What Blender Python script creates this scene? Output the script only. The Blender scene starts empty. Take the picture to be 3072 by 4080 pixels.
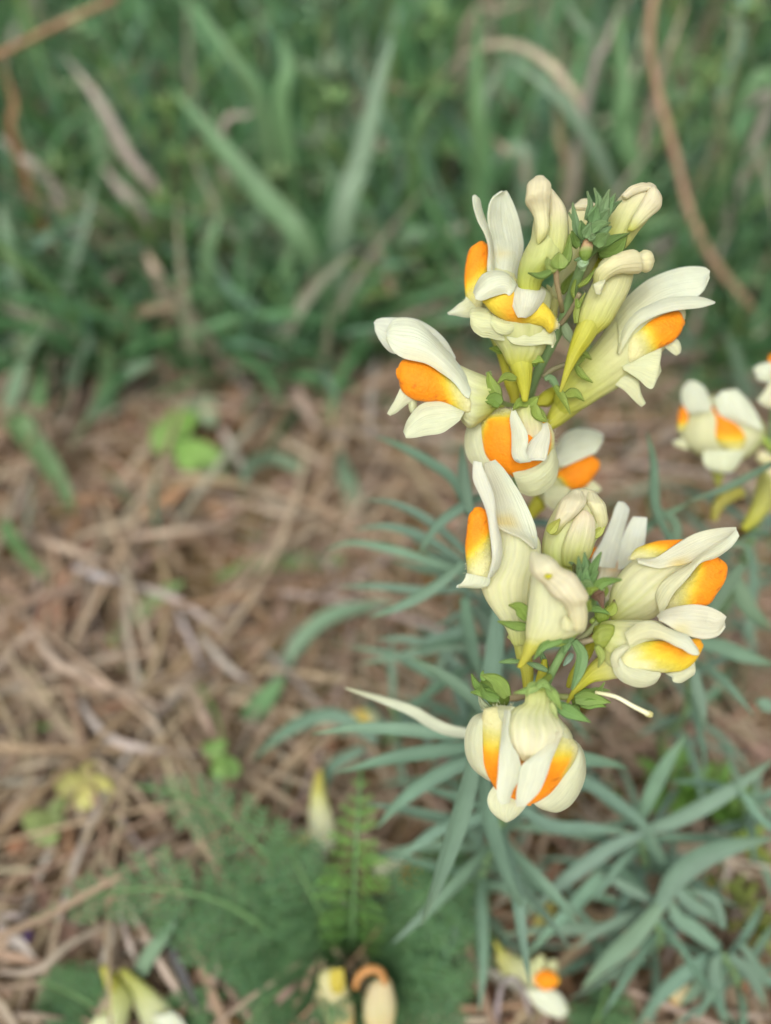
import bpy, math, random
import numpy as np
from mathutils import Vector, Matrix, noise, Euler
R = math.radians
rnd = random.Random(7)
scene = bpy.context.scene
COL = scene.collection

# ------------------------------------------------------------------ camera
PITCH = 50.0
CAMH = 0.22
FPX = 3082.0                      # focal length in pixels of the 3072 x 4080 frame
cam_d = bpy.data.cameras.new('camera')
cam = bpy.data.objects.new('camera', cam_d); COL.objects.link(cam)
cam.location = (0, 0, CAMH)
cam.rotation_euler = (R(90 - PITCH), 0, 0)
cam_d.sensor_fit = 'VERTICAL'; cam_d.sensor_height = 36.0; cam_d.sensor_width = 27.1
cam_d.lens = FPX / 4080 * 36
cam_d.clip_start = 0.005; cam_d.clip_end = 200
cam_d.dof.use_dof = True
cam_d.dof.focus_distance = 0.1115
cam_d.dof.aperture_fstop = 6.9
scene.camera = cam

# ------------------------------------------------------------------ sky, sun, exposure
SUN_EL, SUN_ROT = 58.0, 200.0
world = bpy.data.worlds.new('World'); scene.world = world; world.use_nodes = True
nt = world.node_tree; bg = nt.nodes['Background']
sky = nt.nodes.new('ShaderNodeTexSky'); sky.sky_type = 'NISHITA'; sky.sun_disc = False
sky.sun_elevation = R(SUN_EL); sky.sun_rotation = R(SUN_ROT)
sky.air_density = 1.0; sky.dust_density = 6.0; sky.ozone_density = 1.0
hs = nt.nodes.new('ShaderNodeHueSaturation'); hs.inputs['Saturation'].default_value = 0.25
nt.links.new(sky.outputs[0], hs.inputs['Color']); nt.links.new(hs.outputs[0], bg.inputs['Color'])
bg.inputs['Strength'].default_value = 0.12
sun_d = bpy.data.lights.new('sun', 'SUN'); sun_d.energy = 1.1; sun_d.angle = R(50); sun_d.color = (1, .97, .92)
sun = bpy.data.objects.new('sun', sun_d); COL.objects.link(sun)
az = R(SUN_ROT)
sd = Vector((math.sin(az) * math.cos(R(SUN_EL)), math.cos(az) * math.cos(R(SUN_EL)), math.sin(R(SUN_EL))))
sun.rotation_euler = sd.to_track_quat('Z', 'Y').to_euler(); sun.location = sd * 3
scene.view_settings.view_transform = 'Standard'; scene.view_settings.look = 'None'
scene.view_settings.gamma = 1.0; scene.view_settings.use_curve_mapping = False
scene.view_settings.exposure = 0.45
scene.cycles.use_denoising = True
scene.cycles.use_adaptive_sampling = True; scene.cycles.adaptive_threshold = .025
scene.cycles.max_bounces = 8; scene.cycles.transparent_max_bounces = 8

# ------------------------------------------------------------------ geometry helpers
_s, _c = math.sin(R(PITCH)), math.cos(R(PITCH))
CAMP = np.array((0, 0, CAMH)); RT = np.array((1., 0, 0)); UP = np.array((0, _s, _c)); FW = np.array((0, _c, -_s))
def W(px, py, Z):
    "the place in the meadow seen at that spot of the photograph, Z metres along the view axis"
    return CAMP + Z * ((px - 1536) / FPX * RT + (2040 - py) / FPX * UP + FW)
def G(px, py, h=0.0):
    d = (px - 1536) / FPX * RT + (2040 - py) / FPX * UP + FW
    return CAMP + d * ((h - CAMH) / d[2])
def zdep(p): return float(np.dot(np.asarray(p) - CAMP, FW))
def unit(v):
    v = np.asarray(v, float); n = np.linalg.norm(v); return v / n if n > 1e-12 else v
def spline(P, n):
    "Catmull-Rom through the rows of P, n samples spread by chord length"
    P = np.asarray(P, float)
    if len(P) == 2:
        t = np.linspace(0, 1, n)[:, None]; return P[0] * (1 - t) + P[1] * t
    d = np.linalg.norm(np.diff(P[:, :3] if P.shape[1] < 5 else P, axis=0), axis=1) + 1e-9
    s = np.concatenate([[0], np.cumsum(d)]); s /= s[-1]
    Q = np.vstack([2 * P[0] - P[1], P, 2 * P[-1] - P[-2]])
    out = []
    for t in np.linspace(0, 1, n):
        i = min(max(np.searchsorted(s, t, side='right') - 1, 0), len(P) - 2)
        f = (t - s[i]) / (s[i + 1] - s[i])
        a, b, c, e = Q[i], Q[i + 1], Q[i + 2], Q[i + 3]
        m1 = (c - a) * .5; m2 = (e - b) * .5
        out.append((2 * f**3 - 3 * f**2 + 1) * b + (f**3 - 2 * f**2 + f) * m1 + (-2 * f**3 + 3 * f**2) * c + (f**3 - f**2) * m2)
    return np.array(out)
def lerp(a, b, t): return tuple(a[k] + (b[k] - a[k]) * t for k in range(3))
def grad(st, u):
    if u <= st[0][0]: return st[0][1]
    for (u0, c0), (u1, c1) in zip(st, st[1:]):
        if u <= u1: return lerp(c0, c1, (u - u0) / max(1e-6, u1 - u0))
    return st[-1][1]
def sstep(a, b, x):
    t = min(1, max(0, (x - a) / (b - a))); return t * t * (3 - 2 * t)
def jit(c, a, r=rnd):
    k = 1 + r.uniform(-a, a); return tuple(min(.95, max(0, x * k * (1 + r.uniform(-a, a) * .4))) for x in c)

class MB:
    "collects the points, faces and pigment of one mesh"
    def __init__(s): s.v = []; s.f = []; s.c = []; s.p = []
    def add(s, v, f, c):
        o = len(s.v); s.v += [tuple(p) for p in v]; s.f += [tuple(i + o for i in q) for q in f]; s.c += c
    def grid(s, V, C, wrap=False):
        n, m = len(V), len(V[0]); f = []
        for i in range(n - 1):
            for j in range(m if wrap else m - 1):
                f.append((i * m + j, i * m + (j + 1) % m, (i + 1) * m + (j + 1) % m, (i + 1) * m + j))
        sd = rnd.random() * 50
        s.add([p for r in V for p in r], f, [c for r in C for c in r])
        s.p += [(i / (n - 1), j / m if wrap else j / (m - 1), sd) for i in range(n) for j in range(m)]
    def mesh(s, name, mat, origin=(0, 0, 0), smooth=True):
        me = bpy.data.meshes.new(name)
        me.from_pydata([tuple(np.asarray(p) - np.asarray(origin)) for p in s.v], [], s.f)
        at = me.attributes.new('pig', 'FLOAT_COLOR', 'POINT')
        at.data.foreach_set('color', np.array([(c[0], c[1], c[2], 1.) for c in s.c], dtype=np.float32).ravel())
        if len(s.p) == len(s.v):
            me.attributes.new('along', 'FLOAT_VECTOR', 'POINT').data.foreach_set('vector', np.array(s.p, dtype=np.float32).ravel())
        if smooth: me.polygons.foreach_set('use_smooth', [True] * len(me.polygons))
        me.materials.append(mat); me.update()
        return me

ORG = {}
def link(name, data, parent=None, origin=(0, 0, 0)):
    o = bpy.data.objects.new(name, data); COL.objects.link(o)
    o.location = Vector(np.asarray(origin, float) - (ORG[parent.name] if parent else 0)); o.parent = parent
    ORG[o.name] = np.asarray(origin, float); return o
def put(name, mb, mat, parent=None, origin=None, solid=0):
    origin = np.asarray(mb.v[0] if origin is None else origin, float)
    o = link(name, mb.mesh(name, mat, origin), parent, origin)
    if solid:
        m = o.modifiers.new('thickness', 'SOLIDIFY'); m.thickness = solid; m.offset = 0
        e = o.modifiers.new('crisp_rim', 'EDGE_SPLIT'); e.split_angle = R(55)
    return o
def tag(o, label=None, cat=None, group=None, kind=None):
    if label: o['label'] = label
    if cat: o['category'] = cat
    if group: o['group'] = group
    if kind: o['kind'] = kind
    return o
def thing(name, loc, label, cat, group=None):
    return tag(link(name, None, None, loc), label, cat, group)
def copy_tree(o, parent=None, name=None):
    c = o.copy(); COL.objects.link(c); c.parent = parent
    if name: c.name = name
    for k in ('label', 'category', 'group'):
        if parent is not None and k in c: del c[k]
    for ch in o.children: copy_tree(ch, c)
    return c

# ------------------------------------------------------------------ materials
def mat_pig(name, rough=.5, trans=.25, bump=.15, bscale=900, var=.12, vscale=60, spec=.3, sss=0, sheen=0, streak=None):
    m = bpy.data.materials.new(name); m.use_nodes = True; t = m.node_tree; N = t.nodes; L = t.links
    bs = N['Principled BSDF']; out = N['Material Output']
    a = N.new('ShaderNodeAttribute'); a.attribute_name = 'pig'
    tc = N.new('ShaderNodeTexCoord')
    n1 = N.new('ShaderNodeTexNoise'); n1.inputs['Scale'].default_value = vscale; n1.inputs['Detail'].default_value = 5
    L.new(tc.outputs['Object'], n1.inputs['Vector'])
    mr = N.new('ShaderNodeMapRange'); mr.inputs['From Min'].default_value = .25; mr.inputs['From Max'].default_value = .75
    mr.inputs['To Min'].default_value = 1 - var; mr.inputs['To Max'].default_value = 1 + var
    L.new(n1.outputs['Fac'], mr.inputs['Value'])
    vm = N.new('ShaderNodeVectorMath'); vm.operation = 'SCALE'
    L.new(a.outputs['Color'], vm.inputs[0]); L.new(mr.outputs[0], vm.inputs['Scale'])
    if streak:
        at2 = N.new('ShaderNodeAttribute'); at2.attribute_name = 'along'
        mp = N.new('ShaderNodeVectorMath'); mp.operation = 'MULTIPLY'; mp.inputs[1].default_value = (streak[0], streak[1], 1)
        L.new(at2.outputs['Vector'], mp.inputs[0])
        n3 = N.new('ShaderNodeTexNoise'); n3.inputs['Scale'].default_value = 1; n3.inputs['Detail'].default_value = 3; L.new(mp.outputs[0], n3.inputs['Vector'])
        m3 = N.new('ShaderNodeMapRange'); m3.inputs['From Min'].default_value = .3; m3.inputs['From Max'].default_value = .7; m3.inputs['To Min'].default_value = 1 - streak[2]; m3.inputs['To Max'].default_value = 1 + streak[2] * .5
        L.new(n3.outputs['Fac'], m3.inputs['Value'])
        v3 = N.new('ShaderNodeVectorMath'); v3.operation = 'SCALE'; L.new(vm.outputs[0], v3.inputs[0]); L.new(m3.outputs[0], v3.inputs['Scale']); vm = v3
    L.new(vm.outputs[0], bs.inputs['Base Color'])
    bs.inputs['Roughness'].default_value = rough; bs.inputs['Specular IOR Level'].default_value = spec
    if sss:
        bs.inputs['Subsurface Weight'].default_value = sss; bs.inputs['Subsurface Radius'].default_value = (1, .8, .45)
        bs.inputs['Subsurface Scale'].default_value = .0009
    if sheen:
        bs.inputs['Sheen Weight'].default_value = sheen; bs.inputs['Sheen Roughness'].default_value = .5
    n2 = N.new('ShaderNodeTexNoise'); n2.inputs['Scale'].default_value = bscale; n2.inputs['Detail'].default_value = 3
    L.new(tc.outputs['Object'], n2.inputs['Vector'])
    b = N.new('ShaderNodeBump'); b.inputs['Strength'].default_value = bump; b.inputs['Distance'].default_value = .0004
    L.new(n2.outputs['Fac'], b.inputs['Height']); L.new(b.outputs[0], bs.inputs['Normal'])
    if streak:
        b2 = N.new('ShaderNodeBump'); b2.inputs['Strength'].default_value = streak[3]; b2.inputs['Distance'].default_value = .0004
        L.new(n3.outputs['Fac'], b2.inputs['Height']); L.new(b.outputs[0], b2.inputs['Normal']); L.new(b2.outputs[0], bs.inputs['Normal'])
    if trans:
        tr = N.new('ShaderNodeBsdfTranslucent'); L.new(vm.outputs[0], tr.inputs['Color'])
        mx = N.new('ShaderNodeMixShader'); mx.inputs[0].default_value = trans
        L.new(bs.outputs[0], mx.inputs[1]); L.new(tr.outputs[0], mx.inputs[2]); L.new(mx.outputs[0], out.inputs['Surface'])
    return m
M_PET = mat_pig('petal', .5, .28, .3, 700, .06, 320, .3, sss=.4, streak=(2.2, 26, .11, .5))
M_PAL = mat_pig('palate_velvet', .6, .0, .5, 2200, .09, 700, .2, sss=.3, sheen=.05, streak=(7, 9, .07, .25))
M_LEAF = mat_pig('green_leaf', .5, .22, .15, 900, .13, 120, .35, streak=(2, 14, .16, .3))
M_STEM = mat_pig('stem_skin', .55, .0, .25, 1500, .12, 200, .35)
M_GRASS = mat_pig('grass_blade', .5, .22, .1, 500, .15, 40, .35)
M_DRY = mat_pig('dry_straw', .7, .1, .3, 700, .25, 70, .2, streak=(3, 12, .25, .4))
# ------------------------------------------------------------------ plant pieces
K1 = (1400, 650, 900 / 1666); K2 = (2050, 650, 900 / 1666); K3 = (1450, 1200, 1000 / 1666); K4 = (1750, 1750, 750 / 1666)
K5 = (2200, 1900, 800 / 1666); K6 = (1750, 2550, 900 / 1666); K7 = (2100, 2100, 600 / 1561); K8 = (2650, 1300, 422 / 1098)
K9 = (2400, 1300, 672 / 1486); FULL = (0, 0, 1.0); KD = (900, 1400, 1100 / 1622); KR = (1536, 2720, 1536 / 1666)
def cv(K, p): return (K[0] + K[2] * p[0], K[1] + K[2] * p[1])
def prof(z, n):
    z = np.atleast_1d(np.asarray(z, float))
    return np.interp(np.linspace(0, 1, n), np.linspace(0, 1, len(z)), z) / 1000.

CR = (.80, .80, .58); WH = (.82, .845, .735); YG = (.60, .63, .24); YE = (.70, .54, .05); OR = (.87, .33, .012)
PK = (.80, .73, .56); SP = (.58, .56, .06); GR = (.26, .35, .065); GD = (.15, .25, .055); GG = (.20, .32, .14); PC = (.74, .73, .42)
BR = (.20, .12, .07); GLA = (.165, .27, .185)

def colorf(spec):
    if callable(spec): return spec
    if isinstance(spec, tuple): return lambda u, v: spec
    return lambda u, v: grad(spec, u)
def wob(p, k, a): return a * noise.noise(Vector(p) * k)

def lump(rows, Z, K=FULL, z=0, kd=.85, dmax=99, col=CR, nu=26, nv=28, veins=0, vamp=.0, rough=.00012, cap=True, groove=0, beads=0):
    "a full body: rows are the two sides of its outline, the cross-section an ellipse about them"
    Lr = np.array([cv(K, a) for a, b in rows]); Rr = np.array([cv(K, b) for a, b in rows])
    S = spline(np.hstack([Lr, Rr]), nu); zz = prof(z, nu); cf = colorf(col)
    V, C = [], []
    rings = [(i, 1.0) for i in range(nu)]
    if cap: rings = [(0, .0), (0, .45), (0, .8)] + rings + [(nu - 1, .8), (nu - 1, .45), (nu - 1, 0.)]
    mid = (S[:, :2] + S[:, 2:]) / 2
    for k, (i, sc) in enumerate(rings):
        u = i / (nu - 1); Zi = Z - zz[i]
        A = W(S[i, 0], S[i, 1], Zi); B = W(S[i, 2], S[i, 3], Zi); c = (A + B) / 2; h = (B - A) / 2
        hw = np.linalg.norm(h)
        if sc < 1:
            e = W(*mid[0], Zi) - W(*mid[1], Zi) if i == 0 else W(*mid[-1], Zi) - W(*mid[-2], Zi)
            c = c + unit(e) * hw * .45 * math.sqrt(1 - sc * sc)
        d = min(hw * kd, dmax / 1000) * sc
        vr, cr_ = [], []
        for j in range(nv):
            th = 2 * math.pi * j / nv; x = math.cos(th); y = math.sin(th)
            g = 1 + (vamp * math.cos(veins * th) if veins else 0)
            if groove and y > 0: g -= groove * math.exp(-(x / .22) ** 2)
            p = c + h * x * sc - FW * d * y * g
            p = p - FW * wob(p, 320, rough) + UP * wob(p + 3, 320, rough) * sc
            vr.append(p); v = (1 + x) / 2
            cc = cf(u, v)
            if veins:
                q = max(0, math.cos(veins * th)) ** 3; q *= .35 + .65 * abs(noise.noise(Vector((j * .9, u * 3, rows[0][0][0])))) * 2; cc = (cc[0] * (1 - .08 * q), cc[1] * (1 - .055 * q), cc[2] * (1 - .20 * q))
            cr_.append(cc)
        V.append(vr); C.append(cr_)
    m = MB(); m.grid(V, C, True); return m

def sheet(rows, Z, K=FULL, zl=0, zr=0, bulge=.8, col=WH, nu=22, nv=13, rip=.00022, roll=0, env=.6):
    "a petal: a curved skin between two edges, bulging towards or away from the viewer"
    Lr = np.array([cv(K, a) for a, b in rows]); Rr = np.array([cv(K, b) for a, b in rows])
    S = spline(np.hstack([Lr, Rr]), nu); a = prof(zl, nu); b = prof(zr, nu); cf = colorf(col); bl = prof(bulge, nu)
    V, C = [], []
    for i in range(nu):
        u = i / (nu - 1); A = W(S[i, 0], S[i, 1], Z - a[i]); B = W(S[i, 2], S[i, 3], Z - b[i])
        e = max(.15, math.sin(math.pi * (.06 + .88 * u))) ** env
        vr, cr_ = [], []
        for j in range(nv):
            v = j / (nv - 1); w = 2 * v - 1
            p = A * (1 - v) + B * v - FW * (bl[i] * (1 - w * w) * e - roll / 1000 * w ** 4)
            p = p - FW * wob(p, 260, rip * (.4 + abs(w))) - FW * wob(p + 7, 700, rip * .35)
            vr.append(p); cr_.append(cf(u, v))
        V.append(vr); C.append(cr_)
    m = MB(); m.grid(V, C); return m

def ribbon(P, wid, col, n=14, face=None, fold=.25, tipw=.08, basew=.55, twist=0, m=None, belly=.45, ncol=5, sharp=1.7):
    "a leaf along the 3-D line P: widest at its belly, pointed at its tip, creased along the midrib"
    P = spline(np.asarray(P, float), n); m = m or MB(); V, C = [], []; cf = colorf(col)
    for i in range(n):
        u = i / (n - 1); t = unit(P[min(i + 1, n - 1)] - P[max(i - 1, 0)])
        f = -FW if face is None else np.asarray(face, float)
        s = unit(np.cross(t, f)); nn = unit(np.cross(s, t))
        if twist:
            q = twist * (u - .3); s, nn = s * math.cos(q) + nn * math.sin(q), nn * math.cos(q) - s * math.sin(q)
        if u < belly: k = basew + (1 - basew) * math.sin(math.pi / 2 * u / belly)
        else: k = tipw + (1 - tipw) * (1 - ((u - belly) / (1 - belly)) ** sharp)
        w = wid / 2 * k
        r, cr_ = [], []
        for j in range(ncol):
            x = 2 * j / (ncol - 1) - 1
            r.append(P[i] + s * x * w + nn * (fold * w * (abs(x) - .5)))
            cc = cf(u, (x + 1) / 2); kk = 1.0 + .10 * (1 - abs(x)); cr_.append(tuple(c * kk for c in cc))
        V.append(r); C.append(cr_)
    m.grid(V, C); return m

def tube(P, rad, col, n=16, k=10, m=None, rough=0):
    P = spline(np.asarray(P, float), n); m = m or MB(); V, C = [], []; cf = colorf(col)
    rad = np.interp(np.linspace(0, 1, n), np.linspace(0, 1, len(np.atleast_1d(rad))), np.atleast_1d(rad))
    s = None
    for i in range(n):
        t = unit(P[min(i + 1, n - 1)] - P[max(i - 1, 0)])
        s = unit(np.cross(t, (.31, .9, .2))) if s is None else unit(s - t * np.dot(s, t)); b = np.cross(t, s)
        V.append([P[i] + (s * math.cos(a) + b * math.sin(a)) * (rad[i] * (1 + wob(P[i] * 3 + a, 300, rough))) for a in np.arange(k) * 2 * math.pi / k])
        C.append([cf(i / (n - 1), 0)] * k)
    V = [[P[0]] * k] + V + [[P[-1]] * k]; C = [C[0]] + C + [C[-1]]
    m.grid(V, C, True); return m

def pline(K, pts, Z, z=0):
    zz = np.interp(np.linspace(0, 1, len(pts)), np.linspace(0, 1, len(np.atleast_1d(z))), np.atleast_1d(z)) / 1000
    return [W(*cv(K, p), Z - q) for p, q in zip(pts, zz)]
def pxw(K, w, Z): return w * K[2] * Z / FPX

def fringe(o, mb, root):
    "short pale down standing on the throat, where the boss is no longer orange"
    me = o.data; m = MB(); r = random.Random(5); og = ORG[o.name]
    for v in me.vertices:
        c = mb.c[v.index]
        if c[2] < .10 or r.random() > .75: continue
        n_ = np.array(v.normal); 
        if abs(np.dot(n_, FW)) < .02: pass
        p = og + np.array(v.co) + np.array((r.uniform(-1, 1), r.uniform(-1, 1), r.uniform(-1, 1))) * .00025
        d = unit(n_ + np.array((r.uniform(-.6, .6), r.uniform(-.6, .6), r.uniform(-.3, .6)))) * r.uniform(.0003, .0008)
        if np.dot(d, p - og) == 0: continue
        s = unit(np.cross(d, FW + .01)) * .00003
        m.add([p - s, p + s, p + d], [(0, 1, 2)], [(.78, .76, .5)] * 3)
    if m.v: tag(put('down', m, M_PET, root), kind='stuff')

def flower(plant, Z, parts, name='flower'):
    "one flower: its tube is the part, its petals, palate, spur and sepals are sub-parts"
    root = None
    for p in parts:
        kind, nm, K, rows = p[0], p[1], p[2], p[3]; o = dict(p[4]) if len(p) > 4 else {}
        dz = o.pop('d', 0) / 1000; Zp = Z - dz
        if kind == 'L': mb = lump(rows, Zp, K, **o); mat = M_PAL if nm == 'palate' else M_PET; sol = 0
        elif kind == 'S': mb = sheet(rows, Zp, K, **o); mat = M_PET; sol = .00028
        elif kind == 'B':
            w = o.pop('w'); zz = o.pop('z', 0); c = o.pop('col', GR)
            st = [(0, jit(c, .12)), (.8, jit(c, .12)), (1, (c[0] * 1.1, c[1] * .95, c[2]))] if isinstance(c, tuple) else c
            mb = ribbon(pline(K, rows, Zp, zz), pxw(K, w, Zp), st, n=14, fold=o.pop('fold', .5), belly=.36, sharp=1.25, tipw=.03, **o); mat = M_LEAF; sol = .00035
        elif kind == 'T':
            w = o.pop('w'); zz = o.pop('z', 0)
            mb = tube(pline(K, rows, Zp, zz), np.asarray(w) * K[2] * Zp / FPX / 2, o.pop('col', GR), **o); mat = M_STEM; sol = 0
        if kind in 'LS' and nm != 'palate': mb.c = [(c[0] * .945, c[1] * .96, c[2] * .835) for c in mb.c]
        elif nm == 'palate': mb.c = [(c[0] * .95, c[1] * .95, c[2] * .9) for c in mb.c]
        if root is None:
            root = put(name, mb, mat, plant, None, sol)
        else:
            q = put(nm, mb, mat, root, None, sol)
            if nm == 'palate' and Z < .125 and kind == 'L': fringe(q, mb, root)
    return root
# ------------------------------------------------------------------ the flowers of the two near stalks
def palc(f, sharp=1.0, pale=(.66, .63, .33)):
    "orange boss fading through yellow to the downy pale throat; f runs from below 0 (orange) to above 1 (pale)"
    def g(u, v):
        t = f(u, v) + .10 * noise.noise(Vector((u * 7, v * 7, 3))) + .05 * noise.noise(Vector((u * 25, v * 25, 9)))
        c = grad([(-.5, (.86, .275, .008)), (-.05, OR), (.12, (.82, .42, .02)), (.32, (.68, .52, .045)), (.8, (.60, .57, .20)), (1.25, pale)], t)
        if t < .1 and noise.noise(Vector((u * 31, v * 31, 4))) > .55: c = (c[0] * .72, c[1] * .62, c[2])
        return c
    return g
def two(a, b, t0=.3, t1=.8): return [(0, a), (t0, a), (t1, b), (1, b)]

def build_plant_a():
    T = thing('toadflax_plant', G(1830, 3270), 'tall toadflax stalk whose flowering tip rises above the shorter toadflax stalk in front of it', 'wildflower', None)
    Zs = [.1115, .1145, .1185, .1225, .130, .142, .157, .166, .205]
    sp = [(2322, 1045), (2285, 1150), (2225, 1320), (2135, 1500), (2095, 1650), (2060, 1850), (2030, 2150), (2000, 2370), (1866, 3020)]
    P = [W(x, y, z) for (x, y), z in zip(sp, Zs)] + [G(1830, 3270, -.004)]
    put('stem', tube(P, [.0007, .0008, .0009, .001, .001, .0011, .0012], [(0, (.20, .31, .12)), (.5, GG), (1, (.17, .27, .13))], n=60, k=12, rough=.03), M_STEM, T)
    # upper left flower
    flower(T, .1175, [
        ('L', 'flower', K1, [((960, 760), (1060, 760)), ((940, 850), (1200, 800)), ((930, 960), (1230, 900)), ((960, 1080), (1230, 1000)), ((1020, 1180), (1220, 1100)), ((1060, 1290), (1200, 1220)), ((1100, 1380), (1190, 1340))], dict(d=-2.5, col=[(0, CR), (.6, PC), (1, YG)], veins=16, vamp=.02, kd=.8)),
        ('S', 'upper_petal', K1, [((1060, 930), (1225, 930)), ((1055, 790), (1225, 790)), ((1052, 690), (1255, 690)), ((1035, 560), (1268, 590)), ((1008, 430), (1242, 440)), ((1015, 320), (1205, 325)), ((1045, 252), (1170, 250)), ((1110, 208), (1140, 204))], dict(zl=[-1, -1, 0, .5, 0], zr=[-1.5, -2, -2, -1.5, -1], bulge=[1.5, 1, -.6, -.7, -.3], col=lambda u, v: lerp(lerp(WH, (.8, .66, .3), .8 * math.exp(-((u - .33) / .05) ** 2) * math.exp(-((v - .25) / .35) ** 2)), (.80, .81, .72), .4))),
        ('S', 'upper_petal', K1, [((1002, 830), (1052, 830)), ((1004, 730), (1052, 730)), ((1012, 620), (1045, 620)), ((985, 520), (1020, 510)), ((935, 425), (985, 420)), ((902, 330), (955, 325)), ((893, 262), (945, 270)), ((895, 237), (920, 242))], dict(d=.8, zl=[.5, 1.5, 2, 1], zr=[0, -.5, -.8, 0], bulge=.4, col=WH)),
        ('L', 'palate', K1, [((925, 588), (985, 588)), ((872, 630), (1015, 620)), ((846, 720), (1018, 720)), ((833, 830), (1005, 820)), ((836, 930), (985, 920)), ((850, 1020), (980, 1010)), ((885, 1095), (960, 1090))], dict(d=-.6, kd=.7, col=palc(lambda u, v: (u - .5) * 3.2 + (v - .45) * .9))),
        ('S', 'lower_petal', K1, [((845, 985), (960, 1120)), ((835, 1015), (880, 1135)), ((790, 1045), (825, 1132)), ((745, 1085), (765, 1120)), ((709, 1108), (716, 1116))], dict(zl=0, zr=.3, bulge=.5, col=two(CR, WH))),
        ('L', 'spur', K3, [((830, 230), (930, 230)), ((870, 320), (945, 320)), ((905, 430), (970, 450)), ((935, 560), (1040, 540)), ((965, 640), (1036, 620)), ((975, 715), (1022, 700))], dict(d=-3.0, col=[(0, YG), (.3, SP), (1, (.55, .50, .05))], kd=.9)),
        ('B', 'sepal', K3, [(925, 335), (880, 318), (832, 312)], dict(w=48, d=1)), ('B', 'sepal', K3, [(920, 320), (905, 290), (880, 275)], dict(w=40, d=.5)),
    ])
    # front flower with two drooping hoods
    flower(T, .1125, [
        ('L', 'flower', K3, [((815, 120), (1235, 180)), ((825, 200), (1225, 250)), ((870, 270), (1205, 310)), ((915, 335), (1170, 375)), ((950, 410), (1128, 420)), ((1000, 470), (1100, 470)), ((1030, 510), (1085, 510))], dict(d=-1.5, col=[(0, (.72, .72, .40)), (.45, (.68, .70, .36)), (.72, (.60, .60, .12)), (1, (.58, .57, .07))], veins=14, vamp=.02, kd=.75)),
        ('S', 'upper_petal', K1, [((903, 958), (915, 1002)), ((925, 893), (965, 1010)), ((972, 826), (1030, 988)), ((1050, 795), (1100, 967)), ((1130, 806), (1142, 962)), ((1186, 853), (1165, 976)), ((1213, 898), (1198, 935))], dict(d=2.2, zl=-1.0, zr=1.0, bulge=1.6, col=lambda u, v: lerp(WH, (.80, .79, .62), .5 * (1 - v)))),
        ('S', 'upper_petal', K1, [((1228, 893), (1385, 908)), ((1182, 935), (1428, 948)), ((1170, 1000), (1412, 1010)), ((1190, 1055), (1378, 1065)), ((1213, 1105), (1330, 1112)), ((1232, 1140), (1282, 1140))], dict(d=2.4, zl=[-1, 0, 1, 1.3], zr=[-1.5, -.3, .6, 1.2], bulge=[1.0, 1.7, 1.2, .5], col=(.82, .81, .70))),
        ('S', 'upper_petal', K1, [((1385, 905), (1425, 930)), ((1410, 945), (1466, 975)), ((1412, 1010), (1466, 1020)), ((1380, 1062), (1455, 1085))], dict(d=1.6, zl=0, zr=-1.5, bulge=.4, col=(.70, .72, .42))),
        ('S', 'upper_petal', K1, [((1190, 850), (1300, 870)), ((1200, 910), (1300, 930)), ((1170, 965), (1200, 1000))], dict(d=.8, bulge=-.3, col=(.72, .70, .34))),
        ('L', 'palate', K1, [((968, 1000), (985, 1040)), ((1015, 955), (1030, 1095)), ((1100, 925), (1110, 1148)), ((1190, 925), (1205, 1180)), ((1300, 985), (1315, 1188)), ((1400, 1020), (1415, 1205)), ((1470, 1090), (1462, 1255)), ((1517, 1160), (1507, 1228))], dict(d=1.5, kd=.8, groove=.0, col=lambda u, v: lerp(lerp((.68, .53, .05), (.82, .34, .02), .95 * math.exp(-((u - .36) / .13) ** 2 - ((v - .72) / .5) ** 2)), (.68, .66, .38), sstep(.93, 1, u) * .8))),
        ('S', 'lower_petal', K1, [((872, 1105), (882, 1185)), ((890, 1080), (905, 1238)), ((940, 1068), (962, 1280)), ((1010, 1080), (1010, 1285)), ((1062, 1110), (1075, 1300)), ((1120, 1140), (1130, 1310))], dict(d=-.2, zl=0, zr=.6, bulge=1.2, col=(.76, .77, .52))),
        ('S', 'lower_petal', K1, [((1025, 1130), (1027, 1190)), ((1045, 1118), (1075, 1245)), ((1120, 1148), (1140, 1263)), ((1190, 1168), (1200, 1232)), ((1247, 1182), (1246, 1190))], dict(d=.7, zl=0, zr=.8, bulge=.7, col=(.75, .76, .48))),
        ('S', 'lower_petal', K1, [((1135, 1265), (1150, 1292)), ((1180, 1232), (1187, 1332)), ((1250, 1188), (1262, 1345)), ((1340, 1188), (1340, 1345)), ((1430, 1200), (1430, 1337)), ((1490, 1235), (1480, 1342)), ((1506, 1310), (1480, 1362))], dict(d=.1, zl=0, zr=1.0, bulge=[.4, .9, .5, -.3], col=(.77, .78, .54))),
        ('L', 'spur', K3, [((975, 370), (1115, 380)), ((968, 425), (1122, 425)), ((985, 480), (1118, 470)), ((1012, 540), (1112, 530)), ((1035, 600), (1102, 590)), ((1050, 660), (1088, 660))], dict(d=-1.5, col=[(0, (.60, .60, .12)), (.4, (.58, .57, .07)), (1, SP)], kd=.9)),
        ('B', 'sepal', K3, [(1010, 515), (940, 500), (888, 548)], dict(w=52, z=[0, 1])), ('B', 'sepal', K3, [(1110, 400), (1150, 385), (1198, 405)], dict(w=62, d=-.5)),
        ('B', 'sepal', K3, [(1120, 430), (1140, 400), (1180, 370)], dict(w=40, d=-1, col=GD)),
    ])
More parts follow.
